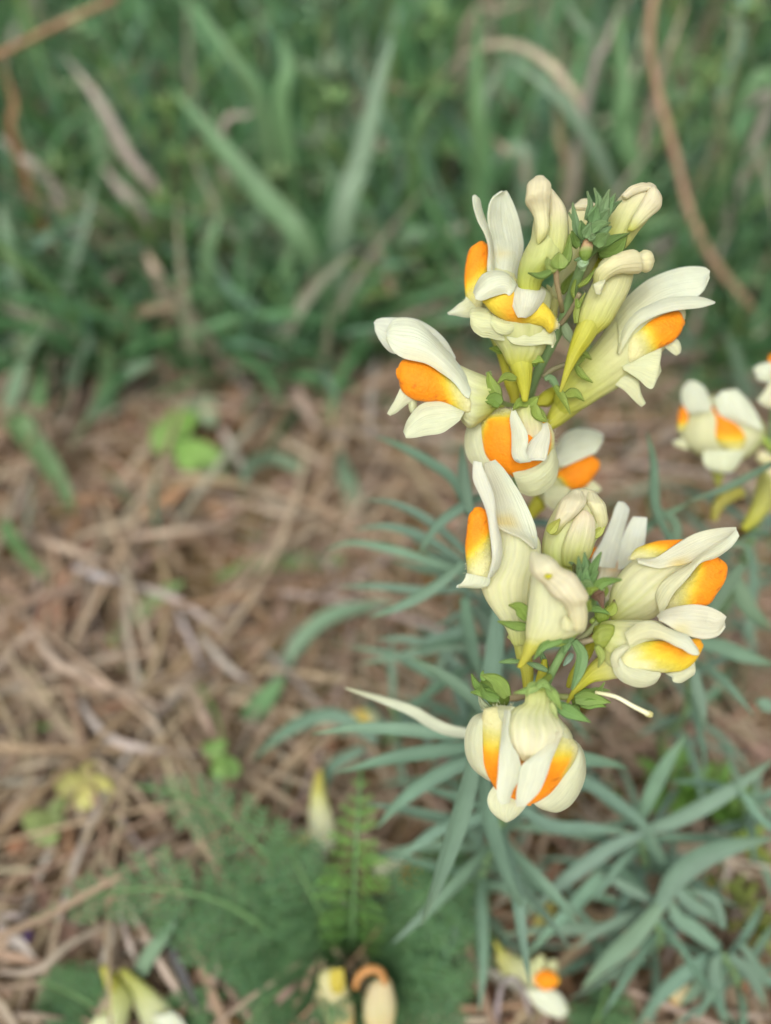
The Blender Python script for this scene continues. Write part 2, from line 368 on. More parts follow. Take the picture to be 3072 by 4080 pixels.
    # big right flower
    flower(T, .1185, [
        ('L', 'flower', FULL, [((2215, 1560), (2245, 1665)), ((2290, 1450), (2330, 1625)), ((2345, 1400), (2420, 1570)), ((2400, 1330), (2500, 1520)), ((2455, 1250), (2580, 1450)), ((2540, 1190), (2660, 1380)), ((2620, 1140), (2720, 1300))], dict(d=-1.5, col=[(0, (.55, .56, .08)), (.22, (.60, .62, .20)), (.5, PC), (1, CR)], veins=18, vamp=.02, kd=.7)),
        ('S', 'upper_petal', K2, [((745, 1100), (770, 1340)), ((830, 995), (900, 1190)), ((960, 882), (1050, 1070)), ((1090, 815), (1165, 1015)), ((1230, 772), (1262, 995)), ((1340, 765), (1345, 988)), ((1410, 775), (1402, 930)), ((1438, 800), (1432, 850))], dict(d=.5, zl=[-1.5, -2, -1.5], zr=[1.5, 1.2, .5], bulge=[1.6, 1.0, .3, .2], col=[(0, (.74, .74, .46)), (.35, (.80, .79, .64)), (.6, WH), (1, WH)])),
        ('S', 'upper_petal', K2, [((760, 1400), (772, 1412)), ((795, 1240), (810, 1345)), ((880, 1115), (895, 1215)), ((1000, 1045), (1030, 1130)), ((1130, 998), (1160, 1093)), ((1260, 985), (1262, 1078)), ((1370, 988), (1370, 1066)), ((1450, 1014), (1440, 1047)), ((1479, 1028), (1474, 1036))], dict(d=2.0, zl=-.3, zr=[0, .8, 1.2, .5], bulge=.5, col=[(0, (.76, .75, .5)), (.4, WH), (1, WH)])),
        ('L', 'palate', K2, [((850, 1255), (860, 1490)), ((960, 1165), (960, 1430)), ((1060, 1115), (1060, 1375)), ((1160, 1090), (1160, 1322)), ((1215, 1095), (1220, 1260)), ((1246, 1150), (1246, 1200))], dict(d=.6, kd=.6, dmax=3, col=palc(lambda u, v: (.42 - u) * 3.6 + (v - .55) * .9))),
        ('S', 'lower_petal', K9, [((160, 345), (185, 385)), ((280, 270), (250, 420)), ((390, 200), (330, 475)), ((470, 185), (385, 530)), ((520, 185), (432, 552)), ((500, 290), (455, 520)), ((512, 395), (470, 470))], dict(d=0, zl=.5, zr=1.5, bulge=.6, col=(.77, .78, .55))),
        ('S', 'lower_petal', K9, [((115, 515), (130, 395)), ((200, 570), (230, 415)), ((262, 635), (310, 470)), ((318, 685), (335, 590)), ((350, 706), (378, 680))], dict(d=-.6, zl=.5, zr=.5, bulge=.5, col=(.78, .78, .55))),
        ('S', 'lower_petal', K9, [((545, 180), (628, 108)), ((590, 215), (668, 135)), ((635, 250), (688, 190)), ((655, 256), (680, 235))], dict(d=-.3, bulge=.4, col=CR)),
        ('L', 'spur', K3, [((1480, 470), (1600, 600)), ((1380, 540), (1420, 740)), ((1280, 640), (1300, 830)), ((1225, 740), (1240, 860)), ((1205, 820), (1222, 890))], dict(d=-2.2, col=[(0, PC), (.35, (.60, .60, .16)), (1, SP)], kd=.8)),
        ('B', 'sepal', K3, [(1400, 420), (1450, 350), (1512, 385)], dict(w=72, d=2.5, z=[0, 1])), ('B', 'sepal', K3, [(1405, 425), (1450, 490), (1522, 540)], dict(w=44, d=2.5)),
        ('B', 'sepal', K3, [(1268, 560), (1322, 640), (1372, 750)], dict(w=46, d=3)), ('B', 'sepal', K3, [(1335, 625), (1400, 610), (1464, 662)], dict(w=64, d=2.5)),
        ('T', 'pedicel', K3, [(1185, 505), (1260, 450), (1400, 400)], dict(w=[38, 34], z=[-.5, 0, .5], col=(.22, .20, .10))),
    ])
    # left flower in profile
    flower(T, .1155, [
        ('L', 'flower', K3, [((520, 330), (540, 690)), ((620, 415), (620, 760)), ((700, 455), (675, 825)), ((790, 490), (715, 840)), ((860, 530), (770, 810)), ((895, 600), (830, 760)), ((905, 650), (870, 720))], dict(d=-1, col=[(0, CR), (.45, (.74, .75, .5)), (.75, YG), (1, (.40, .5, .10))], veins=16, vamp=.015, kd=.65)),
        ('S', 'upper_petal', K3, [((67, 145), (74, 200)), ((100, 117), (115, 278)), ((200, 112), (192, 348)), ((330, 118), (305, 335)), ((440, 170), (420, 365)), ((540, 262), (520, 435)), ((605, 375), (590, 485))], dict(d=0, zl=-2, zr=-1, bulge=.5, col=(.78, .80, .74))),
        ('S', 'upper_petal', K3, [((155, 195), (152, 255)), ((190, 128), (192, 332)), ((250, 111), (262, 380)), ((330, 125), (340, 398)), ((420, 190), (420, 418)), ((520, 295), (512, 475)), ((620, 415), (602, 545)), ((690, 520), (662, 625)), ((712, 575), (695, 645))], dict(d=2.2, zl=[-1.5, -2, -1.6, -1], zr=[.4, 1.0, .8, 0], bulge=[.6, 1.3, 1.2, .6], col=lambda u, v: lerp(WH, (.82, .76, .56), .7 * sstep(.6, 1, v) * sstep(.1, .3, u) * (1 - sstep(.5, .8, u))))),
        ('L', 'palate', K3, [((227, 440), (231, 525)), ((252, 392), (250, 592)), ((330, 385), (325, 652)), ((420, 400), (405, 668)), ((500, 440), (505, 668)), ((560, 490), (570, 690)), ((630, 540), (635, 725)), ((690, 600), (690, 745))], dict(d=1.0, kd=.6, dmax=3.2, col=palc(lambda u, v: (u - .58) * 3.4 + (.45 - v) * .5))),
        ('S', 'lower_petal', K3, [((266, 868), (278, 908)), ((295, 785), (335, 906)), ((375, 690), (420, 890)), ((480, 665), (512, 876)), ((580, 680), (582, 832)), ((672, 725), (635, 792))], dict(d=.6, zl=.3, zr=1.2, bulge=.8, col=(.79, .81, .64))),
        ('S', 'lower_petal', K3, [((240, 580), (325, 655)), ((212, 650), (272, 692)), ((178, 710), (212, 740)), ((157, 750), (172, 758))], dict(d=.4, bulge=.4, col=(.79, .80, .62))),
        ('S', 'lower_petal', K3, [((298, 640), (350, 650)), ((302, 705), (344, 712)), ((314, 738), (330, 738))], dict(d=0, bulge=.4, col=(.72, .74, .5))),
        ('L', 'spur', K3, [((700, 720), (780, 800)), ((780, 800), (840, 900)), ((870, 860), (910, 940)), ((950, 920), (970, 970))], dict(d=-6, col=SP)),
        ('B', 'sepal', K3, [(895, 640), (850, 560), (825, 470)], dict(w=90, d=.8, col=(.26, .36, .07))), ('B', 'sepal', K3, [(905, 690), (860, 655), (790, 665)], dict(w=100, d=1.2, col=(.20, .32, .06))),
        ('B', 'sepal', K3, [(890, 600), (890, 680), (930, 700)], dict(w=60, d=.6)), ('B', 'sepal', K3, [(850, 490), (820, 480), (845, 465)], dict(w=22, d=.4, col=(.3, .42, .15))),
        ('T', 'pedicel', K3, [(890, 660), (960, 690), (1100, 700)], dict(w=[36, 34], z=[0, -3, -7], col=(.20, .26, .09))),
    ])
    # lower front flower, broad orange boss
    flower(T, .1185, [
        ('L', 'flower', K3, [((1020, 690), (1150, 690)), ((1000, 740), (1170, 740)), ((1000, 800), (1185, 800)), ((1020, 860), (1185, 860)), ((1060, 930), (1170, 920))], dict(d=2.0, col=[(0, YG), (.4, (.72, .72, .42)), (.8, (.82, .76, .56))], veins=16, vamp=.03, kd=.7)),
        ('S', 'lower_petal', K3, [((730, 775), (800, 745)), ((690, 830), (800, 840)), ((672, 920), (800, 930)), ((680, 1000), (830, 1020)), ((712, 1070), (880, 1095)), ((780, 1120), (940, 1150))], dict(d=.0, zl=-1.5, zr=.5, bulge=.8, col=(.77, .78, .58))),
        ('S', 'lower_petal', K3, [((1200, 900), (1250, 915)), ((1215, 975), (1268, 990)), ((1215, 1030), (1288, 1085)), ((1165, 1070), (1268, 1190)), ((1095, 1110), (1192, 1266)), ((1020, 1130), (1110, 1292)), ((985, 1140), (1035, 1268))], dict(d=.6, zl=.6, zr=-.8, bulge=.8, col=(.76, .77, .55))),
        ('L', 'palate', K3, [((800, 742), (975, 716)), ((778, 800), (1200, 790)), ((774, 870), (1258, 870)), ((782, 940), (1266, 935)), ((805, 1020), (1252, 1000)), ((860, 1090), (1200, 1065)), ((920, 1135), (1130, 1115)), ((975, 1153), (1060, 1150))], dict(d=.4, kd=.5, dmax=3.2, groove=.1, col=palc(lambda u, v: (.30 - u) * 4 + 2.2 * sstep(.86, .98, v) + .9 * sstep(.12, 0, v)))),
        ('S', 'upper_petal', K3, [((985, 712), (995, 712)), ((972, 780), (1035, 785)), ((982, 870), (1078, 868)), ((984, 960), (1086, 935)), ((985, 1020), (1072, 1000)), ((1005, 1058), (1100, 1050)), ((1040, 1072), (1110, 1062))], dict(d=4.6, zl=[-1, -.6, -.2], zr=[-1, .6, .8, 0], bulge=[.2, .5, .6, .5], col=WH)),
        ('S', 'upper_petal', K3, [((1168, 818), (1215, 806)), ((1172, 855), (1230, 860)), ((1140, 893), (1232, 915)), ((1095, 945), (1225, 965)), ((1065, 1000), (1217, 1020)), ((1040, 1040), (1203, 1054)), ((1010, 1062), (1150, 1047)), ((1000, 1050), (1050, 1070))], dict(d=4.2, zl=[-2, -.8, 0, .5, .6], zr=[-1, .2, .4, .4], bulge=[-.4, -.8, -.5, 0], col=(.83, .83, .75))),
        ('L', 'spur', K3, [((1090, 680), (1180, 700)), ((1150, 640), (1230, 700)), ((1190, 600), (1270, 660)), ((1240, 570), (1290, 610))], dict(d=-4, col=SP)),
        ('B', 'sepal', K3, [(1090, 685), (1040, 672), (990, 722)], dict(w=64, d=3.2, z=[0, 1])), ('B', 'sepal', K3, [(1090, 700), (1130, 660), (1160, 630)], dict(w=66, d=3)),
        ('B', 'sepal', K3, [(1130, 690), (1155, 760), (1218, 800)], dict(w=66, d=3.6)), ('B', 'sepal', K3, [(1100, 690), (1080, 680), (1060, 660)], dict(w=90, d=2.6)),
    ])
    # soft flower behind
    flower(T, .139, [
        ('L', 'flower', K3, [((1190, 1200), (1190, 1330)), ((1250, 1090), (1240, 1370)), ((1310, 1060), (1300, 1350)), ((1370, 1060), (1360, 1290)), ((1420, 1060), (1420, 1260))], dict(d=-2, col=[(0, CR), (.5, PC), (1, CR)], kd=.7)),
        ('S', 'upper_petal', K3, [((1270, 975), (1285, 1090)), ((1325, 890), (1325, 1100)), ((1400, 850), (1405, 1065)), ((1480, 848), (1482, 1030)), ((1550, 865), (1545, 1000)), ((1588, 890), (1582, 930))], dict(d=1, zl=-1.5, zr=1, bulge=.9, col=WH)),
        ('L', 'palate', K3, [((1288, 1130), (1300, 1195)), ((1350, 1085), (1350, 1245)), ((1430, 1045), (1432, 1245)), ((1500, 1020), (1492, 1210)), ((1548, 1050), (1545, 1140))], dict(d=1, kd=.6, col=palc(lambda u, v: (.16 - u) * 3 + (v - .7) * 1.6))),
        ('S', 'lower_petal', K3, [((1190, 1250), (1200, 1340)), ((1260, 1230), (1260, 1385)), ((1330, 1230), (1310, 1360)), ((1370, 1240), (1350, 1290))], dict(d=1.2, bulge=.7, col=CR)),
        ('S', 'lower_petal', K3, [((1430, 1250), (1500, 1180)), ((1490, 1270), (1550, 1220)), ((1545, 1275), (1575, 1250))], dict(d=.4, bulge=.5, col=CR)),
        ('L', 'spur', K3, [((1130, 1290), (1200, 1380)), ((1090, 1370), (1170, 1400)), ((1080, 1430), (1130, 1440))], dict(d=-2, col=SP)),
        ('T', 'pedicel', K3, [(1190, 1270), (1140, 1240), (1020, 1180)], dict(w=[34, 34], z=[0, -2, -3])),
    ])
    # buds
    flower(T, .110, [
        ('L', 'bud', K1, [((1410, 190), (1500, 215)), ((1370, 320), (1572, 320)), ((1338, 450), (1597, 440)), ((1322, 560), (1602, 560)), ((1268, 660), (1602, 650)), ((1236, 750), (1580, 745)), ((1226, 830), (1480, 805)), ((1228, 900), (1412, 870)), ((1245, 980), (1390, 940))], dict(col=[(0, PK), (.28, (.74, .72, .46)), (.5, (.66, .68, .34)), (.8, (.50, .56, .16)), (1, (.56, .58, .10))], veins=12, vamp=.02, kd=.8)),
        ('L', 'bud_hood', K1, [((1345, 112), (1430, 115)), ((1298, 155), (1470, 160)), ((1290, 215), (1472, 220)), ((1282, 285), (1466, 290)), ((1312, 335), (1462, 340)), ((1345, 400), (1455, 395)), ((1358, 480), (1458, 480)), ((1362, 550), (1435, 545)), ((1372, 592), (1395, 592))], dict(d=2.6, z=[.2, 1.0, 1.4, .6, .3, .3, .1, -.2], col=[(0, PK), (.45, (.82, .76, .56)), (.75, (.80, .78, .5)), (1, (.70, .70, .3))], kd=.85)),
        ('L', 'bud_hood', K1, [((1455, 195), (1500, 220)), ((1455, 290), (1565, 310)), ((1450, 400), (1592, 410)), ((1440, 500), (1597, 520)), ((1430, 590), (1590, 600)), ((1450, 680), (1570, 690))], dict(d=1.6, col=[(0, PK), (.35, (.80, .74, .54)), (.6, (.68, .68, .36)), (1, (.56, .6, .2))], kd=.6)),
        ('B', 'sepal', K2, [(330, 780), (330, 700), (330, 655)], dict(w=130, d=3.6, col=(.25, .34, .08))), ('B', 'sepal', K2, [(270, 800), (190, 830), (100, 808)], dict(w=54, d=3.6, col=GD)),
        ('B', 'sepal', K2, [(300, 790), (385, 690), (408, 520)], dict(w=80, d=2.8, col=(.20, .30, .06))), ('B', 'sepal', K2, [(300, 800), (255, 740), (240, 690)], dict(w=80, d=3.4, col=(.3, .38, .1))),
        ('T', 'pedicel', K2, [(305, 770), (312, 880), (340, 1020), (350, 1090)], dict(w=[44, 36, 40], z=[3, 1, -3], col=[(0, (.30, .22, .12)), (1, (.26, .24, .11))])),
        ('L', 'spur', K1, [((1230, 880), (1410, 860)), ((1260, 960), (1390, 930)), ((1310, 1050), (1390, 1040)), ((1340, 1120), (1380, 1115))], dict(d=-1, col=SP)),
    ], name='bud')
    flower(T, .1145, [
        ('L', 'bud', K2, [((600, 620), (690, 710)), ((660, 520), (820, 630)), ((690, 410), (920, 500)), ((740, 300), (1005, 395)), ((815, 205), (1068, 330)), ((895, 158), (1084, 268)), ((965, 152), (1050, 200))], dict(col=[(0, (.40, .46, .08)), (.25, (.6, .62, .2)), (.5, PC), (.8, PK), (1, PK)], veins=13, vamp=.03, kd=.85)),
        ('L', 'bud_hood', K2, [((835, 488), (885, 495)), ((865, 410), (945, 448)), ((905, 340), (1010, 392)), ((950, 255), (1078, 330)), ((985, 195), (1082, 262)), ((1010, 180), (1060, 205))], dict(d=2.6, col=[(0, (.6, .62, .15)), (.3, (.78, .76, .5)), (.7, PK), (1, PK)], kd=.7)),
        ('L', 'bud_hood', K2, [((790, 230), (830, 260)), ((850, 170), (890, 230)), ((920, 152), (950, 215)), ((980, 155), (1000, 205)), ((1015, 185), (1020, 215))], dict(d=2.4, col=PK, kd=.8)),
        ('L', 'spur', K2, [((640, 560), (760, 650)), ((610, 640), (690, 720)), ((570, 720), (640, 790)), ((520, 810), (570, 850))], dict(d=-1.5, col=[(0, (.5, .55, .1)), (1, SP)])),
        ('B', 'sepal', K2, [(600, 640), (700, 570), (850, 515)], dict(w=70, d=2.4, col=(.16, .27, .07))), ('B', 'sepal', K2, [(620, 660), (740, 640), (832, 535)], dict(w=130, d=2.0, col=(.15, .25, .045))),
        ('T', 'pedicel', K2, [(620, 640), (560, 760), (500, 880)], dict(w=[48, 44], z=[0, -1], col=(.24, .25, .10))),
    ], name='bud')
    flower(T, .1195, [
        ('L', 'bud', K2, [((470, 285), (560, 285)), ((405, 345), (595, 330)), ((388, 420), (580, 420)), ((395, 520), (540, 520)), ((385, 640), (500, 640)), ((350, 760), (460, 745)), ((300, 860), (440, 850)), ((250, 960), (330, 1000))], dict(col=[(0, PK), (.3, (.76, .74, .44)), (.6, PC), (1, PC)], kd=.8)),
        ('L', 'bud_hood', K2, [((430, 340), (470, 300)), ((480, 350), (540, 285)), ((540, 350), (600, 300))], dict(d=1.5, col=PK)),
        ('B', 'sepal', K2, [(350, 960), (390, 880), (440, 795)], dict(w=60, d=2.5, col=GR)),
        ('L', 'spur', K2, [((235, 900), (300, 980)), ((250, 980), (330, 1030)), ((260, 1060), (320, 1080)), ((265, 1200), (310, 1210)), ((275, 1300), (300, 1300))], dict(d=-.5, col=[(0, PC), (1, SP)])),
    ], name='bud')
    flower(T, .112, [
        ('L', 'bud', K2, [((620, 740), (870, 770)), ((590, 850), (872, 850)), ((535, 960), (832, 970)), ((490, 1060), (765, 1085)), ((462, 1160), (705, 1190)), ((455, 1240), (610, 1265)), ((455, 1310), (540, 1320))], dict(col=[(0, (.78, .76, .5)), (.35, PC), (.62, (.63, .64, .24)), (.82, (.58, .57, .09)), (1, SP)], veins=15, vamp=.03, kd=.7)),
        ('L', 'bud_hood', K2, [((585, 870), (625, 965)), ((588, 800), (665, 880)), ((640, 742), (730, 832)), ((715, 688), (785, 815)), ((745, 678), (805, 812)), ((800, 648), (850, 815)), ((870, 634), (925, 812)), ((915, 660), (938, 795)), ((950, 640), (975, 808)), ((1000, 655), (1010, 790)), ((1023, 700), (1022, 745))], dict(d=2.4, z=[-.8, .2, .8, .9, .9, .6, .2, -.1, -.4, -.8], kd=.9, col=[(0, (.72, .72, .34)), (.2, (.80, .77, .5)), (.5, (.80, .74, .52)), (1, (.78, .74, .50))])),
        ('S', 'bud_hood', K2, [((580, 900), (600, 960)), ((620, 880), (625, 965)), ((650, 870), (640, 930)), ((665, 860), (660, 880))], dict(d=3.4, bulge=.5, col=(.82, .81, .6))),
        ('L', 'spur', K3, [((1450, 90), (1600, 110)), ((1415, 150), (1575, 175)), ((1385, 230), (1500, 290)), ((1355, 330), (1430, 380)), ((1330, 440), (1375, 470)), ((1308, 540), (1335, 560)), ((1297, 600), (1312, 603))], dict(d=0, col=[(0, (.6, .6, .14)), (.4, SP), (1, (.56, .53, .08))], kd=.9)),
        ('B', 'sepal', K2, [(470, 910), (540, 860), (605, 770)], dict(w=36, d=1, col=GR)), ('B', 'sepal', K2, [(460, 1000), (470, 1060), (500, 1000)], dict(w=30, d=1.2, col=GR)),
        ('B', 'sepal', K2, [(455, 1180), (462, 1080), (520, 960)], dict(w=40, d=1, col=(.3, .38, .08))),
        ('T', 'pedicel', K2, [(340, 1190), (420, 1080), (480, 960)], dict(w=[40, 36], z=[-4, -2, 0], col=(.26, .22, .12))),
    ], name='bud')
    # green tip of the stalk
    def core(u, v): return (.17, .27, .10)
    tip = flower(T, .110, [('L', 'bract_cluster', K2, [((490, 690), (570, 690)), ((480, 600), (650, 620)), ((500, 520), (690, 530)), ((540, 430), (690, 420)), ((570, 350), (700, 340)), ((600, 290), (690, 280))], dict(d=-.5, col=core, kd=.7))] + [
        ('B', 'bract', K2, pts, dict(w=w * 1.15, d=d, col=c, z=[0, 1.2], fold=.6)) for pts, w, d, c in [
            ([(490, 590), (455, 460), (430, 290)], 52, 1.0, GG), ([(530, 420), (560, 310), (538, 205)], 38, .6, GG), ([(600, 420), (625, 290), (590, 183)], 52, .8, GG),
            ([(640, 400), (670, 290), (702, 195)], 58, 1.2, GG), ([(680, 400), (710, 300), (746, 222)], 44, .8, GG), ([(570, 440), (590, 380), (608, 308)], 84, 1.8, (.18, .31, .12)),
            ([(630, 440), (660, 390), (700, 335)], 70, 1.8, (.2, .33, .14)), ([(560, 515), (620, 455), (705, 440)], 66, 2.4, (.2, .33, .13)), ([(600, 545), (650, 510), (715, 465)], 60, 2.0, GG),
            ([(600, 612), (640, 560), (700, 520)], 90, 2.2, (.18, .3, .1)), ([(505, 520), (455, 440), (400, 362)], 34, .6, GG), ([(520, 560), (500, 480), (490, 425)], 70, 1.9, (.16, .28, .1)),
            ([(520, 550), (540, 500), (560, 440)], 60, 2.2, GG), ([(680, 380), (740, 310), (790, 275)], 36, .4, GG), ([(470, 620), (440, 560), (425, 500)], 60, .8, GD), ([(545, 560), (580, 545), (575, 520)], 40, 2.6, GG)]], name='bract_cluster')
    flower(T, .1085, [('L', 'young_bud', K2, [((508, 568), (570, 578)), ((495, 605), (578, 610)), ((475, 650), (575, 650)), ((480, 690), (562, 690)), ((500, 716), (540, 718))], dict(col=[(0, (.62, .36, .20)), (.3, (.66, .45, .28)), (.42, (.5, .5, .25)), (.6, (.26, .36, .08)), (1, (.2, .32, .07))], kd=.9)),
        ('T', 'pedicel', K2, [(520, 715), (510, 745), (500, 790)], dict(w=[60, 50], z=[0, -1], col=(.24, .36, .16))), ('B', 'bract', K2, [(480, 720), (500, 750), (550, 735)], dict(w=50, col=(.3, .42, .25))), ('B', 'bract', K2, [(490, 700), (460, 712), (440, 712)], dict(w=24, col=GG))], name='young_bud')
    for K, pts, w, Zb, c in [(K3, [(1330, 150), (1350, 210), (1388, 285)], 66, .116, (.28, .37, .2)), (K3, [(1200, 520), (1240, 510), (1300, 600)], 50, .118, GG), (K2, [(450, 860), (430, 950), (450, 1010)], 30, .113, GR), (K3, [(1090, 720), (1160, 730), (1220, 800)], 50, .119, GR)]:
        put('bract', ribbon(pline(K, pts, Zb), pxw(K, w, Zb), c, n=10, fold=.4), M_LEAF, T, None, .0003)
    return T, P

def build_plant_b():
    T = thing('toadflax_plant', G(1860, 3660), 'short toadflax stalk with a flower hanging below its tip, in front of the taller stalk', 'wildflower', None)
    P = [W(x, y, z) for x, y, z in [(2345, 2290, .1065), (2315, 2420, .1065), (2280, 2520, .107), (2235, 2610, .1085), (2180, 2720, .111), (2150, 2850, .118), (2110, 3000, .130), (2030, 3200, .150), (1930, 3450, .180)]] + [G(1860, 3660, -.004)]
    put('stem', tube(P, [.0005, .0006, .0007, .0008, .0009, .001, .0011, .0012], [(0, (.20, .32, .11)), (.5, GG), (1, (.16, .26, .12))], n=50, k=12, rough=.03), M_STEM, T)
    # left flower, standing
    flower(T, .1105, [
        ('L', 'flower', K4, [((510, 735), (720, 760)), ((520, 830), (860, 850)), ((520, 960), (900, 950)), ((460, 1140), (890, 1080)), ((375, 1290), (860, 1200)), ((400, 1400), (840, 1330)), ((470, 1510), (820, 1450)), ((560, 1630), (800, 1570)), ((602, 1700), (790, 1670)), ((640, 1800), (770, 1790))], dict(d=0, col=lambda u, v: grad([(0, (.82, .76, .58)), (.2, CR), (.55, (.76, .74, .5)), (.8, (.76, .76, .52)), (1, YG)], u), veins=22, vamp=.03, kd=.6, nv=56)),
        ('S', 'upper_petal', K4, [((395, 215), (490, 183)), ((402, 300), (572, 262)), ((445, 420), (652, 372)), ((480, 550), (732, 500)), ((495, 660), (800, 640)), ((505, 750), (850, 770)), ((560, 800), (866, 870)), ((720, 880), (862, 940)), ((830, 965), (852, 972))], dict(d=2.6, zl=[0, 0, .2, .5, .5, 0], zr=[-1, -1.6, -2, -2, -1.5, -.6], bulge=[.2, -.5, -1.0, -.6, .5, .5], col=lambda u, v: lerp(lerp((.80, .78, .66), WH, sstep(.3, .9, v)), (.76, .60, .24), .85 * math.exp(-((u - .6) / .06) ** 2) * (1 - sstep(.3, .75, v))))),
        ('S', 'upper_petal', K4, [((304, 195), (372, 205)), ((300, 280), (390, 275)), ((305, 370), (432, 370)), ((355, 480), (470, 470)), ((400, 580), (492, 580)), ((432, 680), (498, 690)), ((448, 800), (520, 790)), ((462, 930), (550, 920)), ((466, 1060), (548, 1035)), ((446, 1165), (515, 1150)), ((430, 1228), (455, 1215))], dict(d=3.6, zl=[-.5, 0, .6, .8, .6], zr=[0, .6, .6, -.2, -.3], bulge=.45, col=(.83, .83, .76))),
        ('L', 'palate', K4, [((300, 622), (390, 614)), ((262, 670), (440, 635)), ((247, 760), (455, 720)), ((238, 850), (455, 800)), ((228, 950), (455, 900)), ((234, 1040), (460, 1000)), ((244, 1130), (470, 1100)), ((255, 1220), (470, 1190)), ((330, 1290), (450, 1260))], dict(d=1.2, kd=.7, col=palc(lambda u, v: (u - .46) * 4.2 + (v - .4) * 1.0))),
        ('S', 'lower_petal', K4, [((240, 1185), (450, 1230)), ((225, 1235), (430, 1290)), ((195, 1275), (345, 1312)), ((162, 1298), (215, 1308)), ((160, 1315), (180, 1312))], dict(d=2.2, zl=.5, zr=0, bulge=[.5, .2, -.2], col=(.80, .82, .68))),
        ('L', 'spur', K6, [((500, -20), (690, -40)), ((545, 30), (660, 20)), ((565, 120), (680, 110)), ((600, 230), (695, 220)), ((615, 330), (690, 330)), ((628, 430), (665, 430))], dict(d=-2.5, col=[(0, YG), (.3, (.58, .58, .14)), (1, SP)], kd=.9)),
        ('B', 'sepal', K4, [(780, 1590), (710, 1490), (618, 1470)], dict(w=120, d=4.6, z=[0, .8], col=(.27, .38, .08))), ('B', 'sepal', K4, [(790, 1665), (660, 1650), (518, 1612)], dict(w=80, d=4.8, z=[0, .8], col=(.22, .35, .08))),
        ('T', 'pedicel', K4, [(780, 1640), (900, 1740), (1060, 1760)], dict(w=[50, 46], z=[1, -2, -1], col=GR)),
    ])
    # upper bud
    flower(T, .1135, [
        ('L', 'bud', K4, [((1150, 475), (1400, 500)), ((1060, 560), (1455, 560)), ((1008, 650), (1482, 650)), ((960, 740), (1486, 740)), ((932, 830), (1430, 840)), ((912, 920), (1376, 910)), ((908, 1000), (1345, 1010)), ((935, 1090), (1290, 1095)), ((1020, 1160), (1235, 1160))], dict(col=[(0, PK), (.3, (.74, .72, .44)), (.55, (.72, .74, .42)), (.8, (.62, .66, .28)), (1, (.48, .53, .12))], veins=14, vamp=.025, kd=.75)),
        ('L', 'bud_hood', K4, [((1160, 468), (1270, 468)), ((1085, 530), (1305, 540)), ((1050, 610), (1270, 610)), ((1025, 690), (1210, 680)), ((1010, 770), (1130, 750)), ((1000, 840), (1060, 830))], dict(d=2.6, z=[-1, .4, .8, .6, 0], col=[(0, (.80, .74, .58)), (.7, PK), (1, (.62, .64, .2))], kd=.75)),
        ('L', 'bud_hood', K4, [((1310, 478), (1410, 500)), ((1310, 560), (1468, 570)), ((1350, 650), (1486, 650)), ((1380, 740), (1488, 740)), ((1385, 820), (1440, 820))], dict(d=2.4, z=[-1, .3, .6, .2, -.5], col=[(0, (.80, .75, .56)), (1, (.74, .72, .42))], kd=.8)),
        ('L', 'bud_hood', K4, [((1255, 642), (1320, 640)), ((1200, 700), (1368, 690)), ((1155, 780), (1382, 780)), ((1110, 880), (1375, 890)), ((1080, 1000), (1340, 1000)), ((1080, 1090), (1290, 1090))], dict(d=3.0, z=[.8, .8, .5, 0, -.8], col=[(0, (.80, .68, .54)), (.35, (.80, .74, .58)), (.7, (.68, .69, .36)), (1, (.56, .6, .2))], kd=.55, veins=16, vamp=.03)),
        ('B', 'sepal', K4, [(970, 830), (1010, 780), (1072, 705)], dict(w=90, d=4.2, col=(.46, .5, .1))), ('B', 'sepal', K4, [(1370, 870), (1430, 800), (1480, 720)], dict(w=70, d=2.6, col=(.5, .54, .12))),
        ('L', 'spur', K4, [((1020, 1130), (1220, 1140)), ((1080, 1230), (1200, 1240)), ((1120, 1340), (1190, 1350)), ((1140, 1430), (1170, 1430))], dict(d=-2, col=SP)),
        ('T', 'pedicel', K4, [(1150, 1160), (1220, 1260), (1270, 1380)], dict(w=[50, 46], z=[0, -1], col=GR)),
    ], name='bud')
